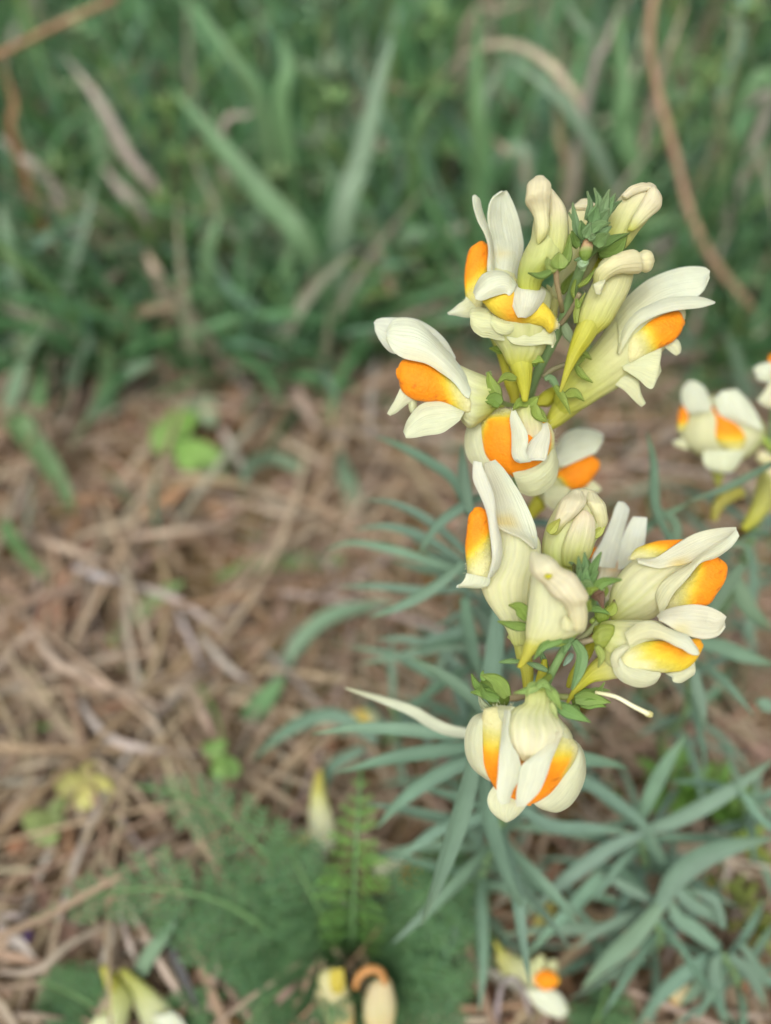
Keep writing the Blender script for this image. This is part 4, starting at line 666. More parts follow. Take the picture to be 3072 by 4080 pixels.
strands('straw_litter', np.stack([x * HS, y * HS, NR.uniform(.0, .011, N)], 1), NR.uniform(0, 6.283, N), NR.normal(R(2), R(5), N), NR.normal(R(4), R(7), N), NR.uniform(.03, .11, N), NR.uniform(.0006, .0023, N),
        pick(STRAW, [5, 5, 3, 2, 4, 2], N, .13), M_DRY, n=7, swing=NR.normal(0, .55, N), roll=NR.normal(0, .5, N), pointed=False, fold=.5, label='matted dry straw and grass litter covering the bare ground', cat='straw')
N = 1300
y = -.02 + .55 * NR.random(N); x = (NR.random(N) - .5) * 1.0
strands('dead_leaf_bits', np.stack([x * HS, y * HS, NR.uniform(.0, .008, N)], 1), NR.uniform(0, 6.283, N), NR.normal(R(6), R(15), N), NR.normal(R(10), R(25), N), NR.uniform(.008, .024, N), NR.uniform(.002, .007, N),
        pick([(.30, .17, .10), (.34, .21, .11), (.25, .15, .09), (.38, .26, .19), (.34, .22, .17)], [4, 4, 4, 3, 3], N, .25), M_DRY, n=5, swing=NR.normal(0, .8, N), roll=NR.normal(0, .6, N), label='small brown dead leaf scraps among the straw', cat='leaf litter')
N = 26000
cx = NR.uniform(-.5, .5, 70); cy = NR.uniform(0, .55, 70); q = NR.integers(0, 70, N)
x = cx[q] + NR.normal(0, .022, N); y = cy[q] + NR.normal(0, .022, N)
strands('moss', np.stack([x * HS, y * HS, np.full(N, -.003)], 1), NR.uniform(0, 6.283, N), NR.uniform(R(30), R(90), N), NR.uniform(0, R(70), N), NR.uniform(.006, .014, N), NR.uniform(.0006, .0015, N),
        pick([(.31, .19, .04), (.26, .19, .04), (.19, .20, .05), (.34, .19, .055)], [4, 3, 2, 2], N), M_GRASS, n=3, label='rusty brown moss cushions in the straw litter', cat='moss')
# ------------------------------------------------------------------ leaves of the toadflax stalks
def zmap(z): return .11 + (z - .11) * .56
def leaf(plant, K, pts, z0, z1, w, col=GLA, tw=None, n=16, zmid=None):
    z0, z1 = zmap(z0), zmap(z1)
    zz = np.interp(np.linspace(0, 1, len(pts)), [0, .5, 1], [z0, zmid or (z0 + z1) / 2, z1])
    P = [W(*cv(K, p), z) for p, z in zip(pts, zz)]
    c = jit(col, .12)
    tw = rnd.uniform(-.5, .5) if tw is None else tw
    return put('leaf', ribbon(P, w * K[2] * (z0 + z1) / 2 / FPX, [(0, jit(c, .05)), (.7, c), (1, (c[0] * 1.08, c[1] * 1.02, c[2] * .92))], n=n, fold=.3, twist=tw, basew=.6, tipw=.06, face=unit(-FW + np.array((rnd.uniform(-.3, .3), rnd.uniform(-.3, .3), .3)))), M_LEAF, plant, None, .0003)
def stem_leaves(plant, P, u0, u1, count, length, wid, col=GLA, el=(10, 45), seed=1, yaws=None):
    r = random.Random(seed); S = spline(np.array(P), 60)
    for i in range(count):
        u = u0 + (u1 - u0) * (i + r.random() * .6) / count
        b = S[int(u * 59)]; yaw = i * 2.4 + r.uniform(-.4, .4) if yaws is None else r.uniform(*yaws); e = R(r.uniform(*el)); ln = length * .78 * r.uniform(.7, 1.15)
        pts = [b]; 
        for k in range(4):
            d = np.array((math.cos(e) * math.cos(yaw), math.cos(e) * math.sin(yaw), math.sin(e))); pts.append(pts[-1] + d * ln / 4); e -= R(r.uniform(6, 22)); yaw += r.uniform(-.12, .12)
        c = jit(col, .14, r)
        put('leaf', ribbon(pts, wid * .85 * r.uniform(.8, 1.2), c, n=12, fold=.3, basew=.6, tipw=.06, face=(0, 0, 1), twist=r.uniform(-.4, .4)), M_LEAF, plant, None, .0003)

for pts, w, z0, z1 in [
        ([(1440, 1215), (1290, 1070), (1130, 955), (960, 885), (820, 872)], 52, .19, .20), ([(1420, 1260), (1250, 1140), (1080, 1060), (920, 1028), (755, 1045)], 56, .195, .205),
        ([(1430, 1300), (1220, 1240), (1000, 1170), (800, 1128), (690, 1130), (590, 1165)], 56, .20, .21), ([(1420, 1395), (1150, 1405), (900, 1380), (660, 1382)], 52, .20, .215),
        ([(1400, 1240), (1220, 1390), (1020, 1500), (842, 1565)], 66, .18, .185), ([(1530, 840), (1360, 930), (1230, 1040), (1135, 1190)], 60, .172, .18),
        ([(1430, 960), (1340, 760), (1180, 640), (1000, 545), (880, 500)], 60, .18, .20), ([(1440, 950), (1400, 760), (1385, 540)], 70, .168, .165),
        ([(1450, 1300), (1260, 1290), (1120, 1270), (960, 1220)], 46, .215, .225), ([(1450, 1560), (1350, 1250), (1210, 1190), (1060, 1060)], 46, .205, .21),
        ([(1440, 1950), (1250, 1920), (1000, 1790), (720, 1730)], 50, .225, .23), ([(1430, 1900), (1240, 1740), (1060, 1690), (870, 1690)], 50, .22, .225), ([(1420, 1740), (1220, 1750), (1000, 1795), (790, 1835)], 52, .215, .22),
        ([(1440, 1560), (1380, 1640), (1210, 1690), (1060, 1740)], 56, .215, .22), ([(1420, 1500), (1300, 1740), (1220, 1950), (1100, 2080)], 54, .22, .225), ([(1400, 1450), (1440, 1700), (1500, 1960)], 80, .19, .2),
        ([(1450, 1500), (1520, 1600), (1600, 1800)], 70, .19, .2), ([(1400, 2150), (1330, 1900), (1310, 1700), (1330, 1500)], 60, .23, .22)]:
    leaf(plant_a, KD, pts, z0, z1, w)
stem_leaves(plant_a, stem_a, .52, .97, 30, .036, .0026, seed=3)
stem_leaves(plant_a, stem_a, .36, .55, 5, .020, .0020, seed=4, el=(20, 60))
for pts, w, z0, z1 in [
        ([(1960, 2920), (1800, 2925), (1600, 2905), (1420, 2900), (1240, 2925)], 52, .165, .175), ([(1960, 2960), (1750, 2990), (1560, 3020), (1340, 3080)], 56, .172, .185), ([(1960, 3000), (1760, 3080), (1600, 3190), (1500, 3300)], 60, .175, .19),
        ([(1905, 2950), (1870, 3120), (1820, 3300), (1750, 3500), (1678, 3688)], 78, .148, .155), ([(1930, 2960), (1930, 3150), (1975, 3350), (2040, 3540), (2115, 3660)], 62, .16, .18),
        ([(2060, 3050), (2250, 3020), (2400, 3035), (2500, 3060)], 60, .168, .175), ([(1960, 2880), (1880, 2780), (1780, 2700), (1640, 2620)], 50, .17, .18), ([(2040, 3200), (2200, 3290), (2360, 3300), (2530, 3320)], 50, .19, .2),
        ([(2050, 3150), (2180, 3080), (2340, 3120), (2560, 3280), (2640, 3430)], 50, .185, .2), ([(1960, 2900), (1960, 2700), (1980, 2500), (1985, 2300)], 76, .17, .172), ([(1990, 3200), (1900, 3260), (1760, 3300), (1560, 3440)], 50, .19, .2)]:
    leaf(plant_b, FULL, pts, z0, z1, w)
leaf(plant_b, FULL, [(1985, 2925), (1830, 2918), (1730, 2885), (1640, 2830), (1500, 2780), (1375, 2742)], .150, .152, 46, col=(.52, .56, .40), tw=1.1)
stem_leaves(plant_b, stem_b, .55, .97, 26, .034, .0026, seed=8)

# ------------------------------------------------------------------ soft stalk at the right edge
def build_plant_c():
    T = thing('toadflax_plant', G(2480, 2950), 'blurred toadflax stalk standing farther back beside the grass, its open flower facing out', 'wildflower')
    P = [W(3090, 1560, .165), W(3075, 1720, .168), W(3035, 1950, .175), W(2960, 2150, .19), W(2760, 2560, .2), G(2480, 2950, -.004)]
    P = [W(3100, 1500, .155), W(3085, 1700, .158), W(3060, 1900, .166), W(2990, 2150, .19), W(2850, 2480, .225)]; P.append(np.array((P[-1][0], P[-1][1] + .01, -.004)))
    T.location = Vector(P[-1]); ORG[T.name] = np.array(P[-1])
    put('stem', tube(P, [.0009, .0012], GG, n=30), M_STEM, T)
    flower(T, .158, [
        ('L', 'flower', K8, [((210, 860), (900, 880)), ((150, 980), (1000, 1000)), ((140, 1100), (1030, 1100)), ((190, 1220), (1000, 1210)), ((310, 1310), (900, 1320)), ((430, 1380), (780, 1400))], dict(d=-1, col=lambda u, v: lerp((.76, .76, .52), (.45, .52, .16), sstep(.8, 1, v)), kd=.5)),
        ('S', 'upper_petal', K8, [((235, 572), (310, 570)), ((180, 650), (405, 640)), ((168, 730), (450, 740)), ((190, 820), (480, 810)), ((240, 900), (480, 880))], dict(d=3, zl=-.5, zr=0, bulge=1, col=WH)),
        ('S', 'upper_petal', K8, [((580, 675), (740, 655)), ((525, 760), (850, 760)), ((530, 840), (915, 860)), ((570, 920), (970, 960)), ((700, 990), (1010, 1080))], dict(d=3.4, bulge=1.4, col=WH)),
        ('L', 'palate', K8, [((440, 790), (540, 900)), ((500, 900), (620, 950)), ((498, 1000), (720, 1000)), ((495, 1090), (800, 1090)), ((520, 1190), (830, 1180)), ((620, 1280), (800, 1280))], dict(d=2.4, kd=.6, col=palc(lambda u, v: (u - .72) * 3.6 + .3 * abs(v - .5)))),
        ('L', 'palate', K8, [((165, 835), (205, 830)), ((140, 900), (240, 895)), ((128, 990), (235, 980)), ((128, 1080), (200, 1070))], dict(d=2, kd=.7, col=palc(lambda u, v: (u - .65) * 2.6))),
        ('S', 'lower_petal', K8, [((400, 1290), (830, 1290)), ((388, 1390), (780, 1390)), ((440, 1470), (740, 1460)), ((560, 1518), (690, 1510))], dict(d=3, bulge=1, col=(.75, .78, .62))),
        ('S', 'lower_petal', K8, [((180, 1160), (240, 1280)), ((120, 1180), (160, 1260)), ((76, 1200), (90, 1230))], dict(d=2, bulge=.5, col=CR)),
        ('L', 'spur', K8, [((470, 1480), (620, 1500)), ((500, 1560), (600, 1570)), ((520, 1640), (570, 1650))], dict(d=-2, col=(.5, .52, .12))),
        ('T', 'pedicel', K8, [(1000, 1130), (1060, 1220), (1130, 1300)], dict(w=[80, 60], z=[0, -1], col=GR)),
    ])
    flower(T, .156, [
        ('L', 'flower', K8, [((1080, 480), (1250, 480)), ((1060, 600), (1300, 620)), ((1090, 740), (1280, 760)), ((1130, 860), (1240, 880))], dict(col=CR)),
        ('S', 'upper_petal', K8, [((1080, 380), (1130, 380)), ((1000, 390), (1090, 560)), ((930, 430), (985, 565)), ((922, 470), (945, 530))], dict(d=2, bulge=1, col=WH)),
        ('S', 'lower_petal', K8, [((1100, 560), (1150, 700)), ((1040, 660), (1110, 840)), ((955, 770), (1000, 815))], dict(d=2, bulge=.8, col=(.80, .79, .64))),
        ('L', 'palate', K8, [((1080, 310), (1200, 320)), ((1065, 370), (1250, 380)), ((1075, 450), (1240, 460)), ((1090, 520), (1200, 520))], dict(d=1.5, kd=.6, col=palc(lambda u, v: (u - .8) * 3)))])
    for rows in ([((960, 1320), (1040, 1290)), ((945, 1370), (1090, 1330)), ((990, 1420), (1120, 1380)), ((1060, 1450), (1120, 1420))], [((1010, 1470), (1180, 1460)), ((985, 1560), (1220, 1560)), ((1010, 1680), (1200, 1680)), ((1060, 1760), (1150, 1760))]):
        flower(T, .158, [('L', 'bud', K8, rows, dict(col=[(0, PK), (1, PC)])), ('L', 'spur', K8, [((rows[-1][0][0], rows[-1][0][1]), (rows[-1][1][0], rows[-1][1][1])), ((rows[-1][0][0] - 40, rows[-1][0][1] + 130), (rows[-1][0][0] + 20, rows[-1][0][1] + 150))], dict(col=SP))], name='bud')
    flower(T, .156, [('L', 'bud', K8, [((1000, 1500), (1100, 1900)), ((920, 1800), (1050, 1950)), ((850, 1950), (960, 2050)), ((790, 2070), (850, 2130))], dict(col=[(0, (.5, .5, .2)), (1, (.5, .5, .06))])), ('T', 'pedicel', K8, [(1040, 1640), (1080, 1700), (1110, 1740)], dict(w=[60, 60]))], name='bud')
    put('spur', tube(pline(K8, [(800, 1720), (680, 1745), (570, 1830), (520, 1930), (510, 2020)], .160), [.0012, .0016, .0012, .0006], (.45, .42, .09)), M_PET, T)
    for K, pts, w, z0, z1 in [(K8, [(1150, 1400), (900, 1540), (600, 1690), (200, 1830)], 80, .172, .19), (K9, [(610, 1900), (470, 1600), (450, 1200), (395, 930)], 90, .185, .175), (K9, [(300, 1900), (420, 1750), (600, 1640), (760, 1560)], 76, .19, .19), (K9, [(1480, 1830), (1350, 1830), (1200, 1880)], 50, .18, .19),
                              (K9, [(640, 1980), (650, 1760), (540, 1640), (460, 1620)], 90, .19, .185), (K9, [(1290, 2050), (1250, 1930), (1100, 1920), (980, 1960)], 60, .2, .2), (FULL, [(2960, 2250), (2850, 2400), (2780, 2560)], 60, .19, .2), (FULL, [(2930, 2300), (2980, 2420), (3072, 2500)], 70, .2, .2)]:
        leaf(T, K, pts, z0, z1, w, col=(.15, .24, .15))
    stem_leaves(T, P, .35, .95, 18, .034, .0026, seed=12)
    return T
plant_c = build_plant_c()

# ------------------------------------------------------------------ flowerless shoots, lower right
def shoot(top, base, n, lab, seed, extra=(), hlen=.036):
    T = thing('toadflax_shoot', base, lab, 'plant', 'flowerless toadflax shoots')
    P = [np.array(base), (np.array(base) + np.array(top)) / 2 + np.array((.004, -.003, 0)), np.array(top)]
    put('stem', tube(P, [.0012, .0007], GG, n=14), M_STEM, T)
    stem_leaves(T, P, .25, 1.0, max(4, int(n * .95)), hlen * .9, .0021, seed=seed, el=(5, 50))
    for K, pts, w, z0, z1 in extra: leaf(T, K, pts, z0, z1, w)
    return T
shoot(W(2545, 3310, zmap(.215)), G(2440, 3500, -.003), 16, 'flowerless toadflax shoot with narrow blue green leaves, beside the hanging flower', 21, [
    (KR, [(1090, 620), (1150, 470), (1220, 340), (1305, 215)], 66, .21, .20), (KR, [(1060, 600), (900, 640), (700, 625), (470, 620)], 56, .22, .215), (KR, [(1080, 600), (990, 520), (920, 470), (850, 430)], 56, .21, .205), (KR, [(1110, 650), (960, 720), (780, 850), (600, 1010)], 66, .21, .21),
    (KR, [(1110, 650), (1180, 740), (1260, 860)], 50, .21, .22), (KR, [(1100, 640), (1240, 600), (1400, 520), (1560, 420), (1680, 330)], 70, .205, .2)], .034)
shoot(W(2600, 3600, zmap(.22)), G(2500, 3790, -.003), 14, 'flowerless toadflax shoot whose longest blue green leaf arches towards the mossy stalk', 23, [
    (KR, [(1180, 970), (1250, 850), (1350, 765), (1480, 710), (1680, 670)], 96, .205, .20), (KR, [(1190, 960), (1060, 1110), (950, 1210), (850, 1320)], 84, .205, .215), (KR, [(1180, 960), (1080, 900), (950, 830), (880, 800)], 50, .21, .22), (KR, [(1170, 980), (950, 1060), (760, 1060), (500, 1090)], 56, .22, .23),
    (KR, [(1170, 960), (980, 820), (800, 980), (600, 1190)], 60, .22, .225), (KR, [(1240, 880), (1330, 960), (1400, 1000), (1470, 1060)], 60, .21, .21)], .034)
shoot(W(2880, 3800, zmap(.215)), G(2830, 3900, -.003), 10, 'flowerless toadflax shoot with spider like drooping leaves near the moss', 27, [
    (KR, [(1450, 1170), (1330, 1230), (1200, 1340), (1080, 1490)], 66, .21, .225), (KR, [(1430, 1180), (1390, 1250), (1350, 1320), (1275, 1395)], 60, .21, .22), (KR, [(1430, 1180), (1420, 1260), (1440, 1370), (1470, 1490)], 60, .205, .215), (KR, [(1490, 1180), (1560, 1240), (1610, 1320), (1645, 1400)], 56, .21, .22),
    (KR, [(1540, 1130), (1600, 1220), (1670, 1330)], 44, .21, .22), (KR, [(1440, 1150), (1330, 1060), (1260, 1010), (1220, 900)], 70, .21, .22), (KR, [(1460, 1060), (1430, 960), (1380, 920), (1300, 890)], 44, .205, .21)], .028)
shoot(W(2960, 3130, zmap(.22)), G(2830, 3330, -.003), 12, 'flowerless toadflax shoot next to the bright green rosette', 29, [(KR, [(1680, 640), (1600, 560), (1510, 430)], 40, .2, .2), (KR, [(1680, 110), (1630, 90), (1600, 80)], 60, .2, .2)], .03)
shoot(W(2760, 2600, zmap(.205)), G(2560, 2980, -.003), 12, 'flowerless toadflax shoot behind the right flowers of the short stalk', 31, [(FULL, [(2760, 2560), (2850, 2570), (2960, 2610), (3090, 2650)], 64, .2, .2), (KR, [(1335, -60), (1345, 20), (1365, 110), (1375, 195)], 56, .19, .185)], .032)
shoot(W(2330, 3700, zmap(.25)), G(2290, 3790, -.003), 12, 'low flowerless toadflax shoot above the fallen flower with an orange boss', 33, [], .03)
shoot(W(1560, 2800, zmap(.26)), G(1500, 2950, -.003), 8, 'small flowerless toadflax shoot on the litter beside a fallen flower', 35, [(FULL, [(1500, 2950), (1330, 2850), (1160, 2900), (1000, 3030)], 60, .25, .27), (FULL, [(1450, 2980), (1320, 3060), (1280, 3200)], 50, .26, .27)], .03)
# ------------------------------------------------------------------ single blades, stalks and small plants of the meadow
KT = (0, 0, 1536 / 1666); KU = (1536, 0, 1536 / 1666); KM = (0, 1360, 1536 / 1666); KB = (0, 2720, 1536 / 1666)
def hpath(K, pts, hs):
    h = np.interp(np.linspace(0, 1, len(pts)), np.linspace(0, 1, len(hs)), hs); return [G(*cv(K, p), q) for p, q in zip(pts, h)]
def blade(K, pts, hs, w, col, label, name='grass_blade', cat='grass blade', group=None, mat=None, round_=False, root=True, tw=None):
    "pts run from the root to the tip; a blade whose root is hidden in the grass goes on down to the soil"
    if root and K in (KT, KU):           # upright in the meadow: the blade rises in one plane, leaning a little away
        q0 = cv(K, pts[0]); P = [G(*q0, max(hs[0], min(.095, (1300 - q0[1]) / 1300 * .13)))]; y0 = P[0][1] - .01
        for i, q in enumerate(pts[1:]):
            d = G(*cv(K, q), 0.) - CAMP; P.append(CAMP + d * ((y0 + .012 * (i + 1)) / d[1]))
    else: P = hpath(K, pts, hs)
    if root and P[0][2] > .012:
        d = P[0] - P[1]; P = [np.array((P[0][0] + d[0] * .3, P[0][1] + d[1] * .3 + .004, -.003))] + P
    wm = w * K[2] * zdep(P[len(P) // 2]) / FPX
    if round_: mb = tube(P, [wm / 2, wm / 2 * .8], [(0, jit(col, .15)), (.5, jit(col, .15)), (1, jit(col, .15))], n=20, k=8, rough=.1)
    else: mb = ribbon(P, wm, [(0, jit(col, .1)), (.6, jit(col, .1)), (1, jit(col, .1))], n=22, fold=.35, basew=.7, tipw=.08, twist=rnd.uniform(-.6, .6) if tw is None else tw, sharp=2.5, face=unit(-FW + np.array((rnd.uniform(-.4, .4), rnd.uniform(-.4, .4), .2))))
    o = put(name, mb, mat or M_GRASS, None, None, 0 if round_ else .0003)
    return tag(o, label, cat, group)
GB1 = (.15, .27, .12); GB2 = (.20, .30, .19); GB3 = (.12, .22, .085); TAN = (.42, .34, .25); GRY = (.40, .35, .30); RST = (.26, .15, .08)
G_B = 'grass blades told apart in the meadow'; G_S = 'dry stalks in the meadow'; G_L = 'straw stalks on the litter'
NB = ['long green blade leaning over, crossing at its foot with a pale upright blade', 'pale upright blade crossing at its foot with the long leaning one', 'short upright green blade close beside the crossing pair of blades', 'blue green blade arching out of the darkest grass',
      'thin blue green blade rising from the dark grass towards a starry sprig', None, None, 'very broad leaf like green blade high in the meadow', None, 'pale blade lying low along the edge of the grass behind the profile flower', None,
      'broad upright green blade where the grass meets the litter', 'tall blue green blade next to the broad upright one at the litter edge', 'thin grey green blade leaning away from the broad upright one at the litter edge', 'short dark green blade standing alone at the litter edge', 'grey green blade leaning low across the dark grass edge',
      'dark green blade drooping from the grass edge onto the straw', 'small dark green blade lying on the straw below the drooping one', 'curved green blade on the straw near the bright green trefoil', 'upright blue green blade near the upper toadflax leaves', 'flat green blade lying along the straw towards the toadflax leaves',
      'light green blade lying alone across the straw stalks', 'long grey green blade slanting from the toadflax leaves down over the straw', 'short broad green blade on the litter by the small toadflax shoot'] + [None] * 30
LB = 'single broad green grass blade standing out from the blurred meadow'
for K, pts, hs, w, c in [
        (KT, [(1490, 1450), (1300, 1030), (1150, 860), (960, 640), (740, 380)], [.01, .10], 100, GB1), (KT, [(1450, 1440), (1480, 950), (1560, 700), (1640, 360), (1700, 160)], [.01, .12], 100, GB2), (KT, [(1275, 1450), (1255, 1240), (1240, 1000)], [.01, .06], 76, GB1),
        (KT, [(110, 1450), (60, 1150), (0, 880)], [.01, .08], 70, GB2), (KT, [(225, 1450), (350, 1050), (412, 760)], [.01, .09], 52, GB2), (KT, [(900, 1450), (900, 1100), (960, 900)], [.01, .07], 70, GB1), (KT, [(1130, 500), (1000, 250), (830, 0)], [.04, .09], 70, GB1),
        (KT, [(1220, 500), (1250, 300), (1210, 150)], [.03, .08], 130, GB1), (KT, [(1666, 1040), (1400, 1000), (1250, 960)], [.03, .05], 80, GB3), (KT, [(1500, 1430), (1200, 1420), (930, 1390)], [.01, .05], 80, GB2), (KT, [(250, 1440), (520, 1360), (700, 1330)], [.01, .05], 60, GB3),
        (KM, [(140, 400), (180, 150), (190, -50)], [.0, .05], 110, GB1), (KM, [(0, 400), (110, 100), (200, -60)], [.0, .06], 90, GB2), (KM, [(250, 350), (330, 120), (400, -30)], [.0, .05], 60, GB2), (KM, [(440, 400), (470, 180), (480, 20)], [.0, .04], 90, GB1), (KM, [(350, 420), (500, 180), (680, 80)], [.0, .04], 70, GB2),
        (KM, [(60, 330), (230, 560), (330, 760)], [.03, .004], 100, GB3), (KM, [(20, 800), (120, 940), (230, 1050)], [.025, .004], 70, GB3), (KM, [(1320, 560), (1180, 500), (1080, 540), (1050, 620)], [.01, .03], 60, GB2),
        (KM, [(1560, 800), (1500, 600), (1470, 470)], [.0, .03], 76, GB2), (KM, [(1540, 950), (1280, 950), (1080, 970), (920, 1030)], [.004, .012], 76, (.17, .27, .09)), (KM, [(480, 1310), (600, 1180), (700, 1090), (800, 1040)], [.004, .015], 76, (.20, .30, .12)),
        (KM, [(1180, 1475), (1300, 1290), (1450, 1180), (1700, 1130)], [.004, .03], 76, GB2), (KB, [(1050, 170), (1130, 90), (1230, -20)], [.004, .02], 90, GB1),
        (KU, [(600, 760), (560, 640), (420, 700), (420, 430), (540, 240)], [.02, .09], 76, GB2), (KU, [(900, 260), (830, 100), (770, -20)], [.05, .09], 60, GB2), (KU, [(1080, 800), (1040, 600), (1020, 300), (1000, 0)], [.02, .11], 90, GB1), (KU, [(1000, 900), (830, 520), (600, 300), (480, 240)], [.02, .09], 60, GB2),
        (KU, [(400, 700), (390, 420), (400, 0)], [.02, .10], 80, GB1), (KU, [(120, 700), (160, 480), (240, 380)], [.02, .05], 60, GB3), (KU, [(1666, 350), (1500, 480), (1400, 640)], [.06, .03], 80, GB1), (KU, [(1300, 1000), (1150, 960), (900, 1040)], [.03, .02], 70, GB1), (KU, [(1480, 700), (1440, 520), (1480, 380)], [.03, .07], 50, (.24, .3, .14)),
        (KU, [(1666, 700), (1560, 720), (1440, 780)], [.05, .04], 70, GB2), (KU, [(1666, 1260), (1500, 1200), (1340, 1230)], [.03, .03], 60, GB1), (KU, [(60, 1060), (200, 1010), (330, 1040)], [.03, .03], 70, GB2), (K9, [(860, 1000), (880, 700), (820, 300)], [.0, .05], 110, GB1), (K9, [(1240, 600), (1180, 300), (1060, 20)], [.02, .06], 130, GB2), (K9, [(230, 1200), (240, 900), (190, 620)], [.0, .05], 110, GB2)]:
    k = NB.pop(0); blade(K, pts, hs, w, c, k or LB, group=None if k else G_B)
LS = 'withered tan stalk slanting through the green meadow grass'
for K, pts, hs, w, c in [
        (KT, [(680, 850), (560, 690), (420, 430), (270, 230)], [.03, .07], 56, GRY), (KT, [(240, 820), (110, 690), (-20, 580)], [.03, .05], 56, GRY), (KT, [(610, 930), (530, 830), (440, 720)], [.02, .05], 56, GRY), (KT, [(800, 1470), (700, 1240), (630, 1080)], [.01, .05], 56, TAN), (KT, [(1060, 1330), (960, 1300), (880, 1270)], [.01, .03], 60, GRY),
        (KT, [(960, 590), (1060, 500), (1160, 440)], [.04, .06], 40, GRY), (KU, [(880, 380), (950, 200), (1010, 20)], [.04, .08], 42, GRY), (KU, [(1190, 330), (1240, 180), (1300, 0)], [.05, .09], 36, TAN), (KU, [(780, 740), (750, 600), (745, 200)], [.02, .08], 34, (.28, .22, .13)), (KU, [(600, 740), (530, 660), (455, 590)], [.02, .04], 44, TAN),
        (KU, [(1480, 420), (1500, 200), (1520, 0)], [.05, .09], 34, (.30, .30, .17)), (KU, [(350, 110), (480, 50), (680, -20)], [.08, .1], 36, TAN), (KU, [(1666, 410), (1580, 450), (1500, 500)], [.05, .05], 44, GRY), (KU, [(1080, 1100), (1200, 1060), (1300, 980)], [.02, .03], 50, GRY)]:
    k = 'grey' if c is GRY else 'tan' if c is TAN else 'olive brown'
    blade(K, pts, hs, w, c, 'withered %s stalk slanting through the green meadow grass' % k, 'dry_stalk', 'dry stalk', G_S, M_DRY)
blade(KU, [(850, 560), (790, 380), (690, 265), (560, 195), (430, 200), (300, 270), (195, 410)], [.02, .09, .10, .07], 40, (.46, .40, .29), 'pale dry blade bent over into an arch above the meadow grass', 'dry_stalk', 'dry stalk', None, M_DRY, tw=.3)
blade(KU, [(1680, 1500), (1560, 1310), (1410, 1120), (1310, 900), (1260, 700), (1190, 450), (1140, 200), (1155, 0), (1180, -60)], [.01, .10], 40, (.40, .27, .17), 'long reddish tan stem curving up the meadow behind the flowers', 'dry_stalk', 'dry stalk', None, M_DRY, round_=True)
blade(KT, [(-420, 440), (-30, 250), (250, 110), (510, -10)], [.06, .09], 30, (.46, .27, .15), 'thin orange brown stem across the top of the dark grass', 'dry_stalk', 'dry stalk', None, M_DRY, round_=True)
blade(KT, [(60, 620), (60, 450), (0, 250)], [.03, .06], 44, (.30, .18, .09), 'rust coloured curled blade in the dark grass', 'dry_stalk', 'dry stalk', None, M_DRY)
blade(KT, [(740, 1240), (850, 1190), (990, 1165)], [.02, .03], 34, RST, 'short rusty twig low in the grass over the litter', 'dry_stalk', 'dry stalk', None, M_DRY, round_=True)
LL = 'loose weathered straw stalk lying on the brown litter'
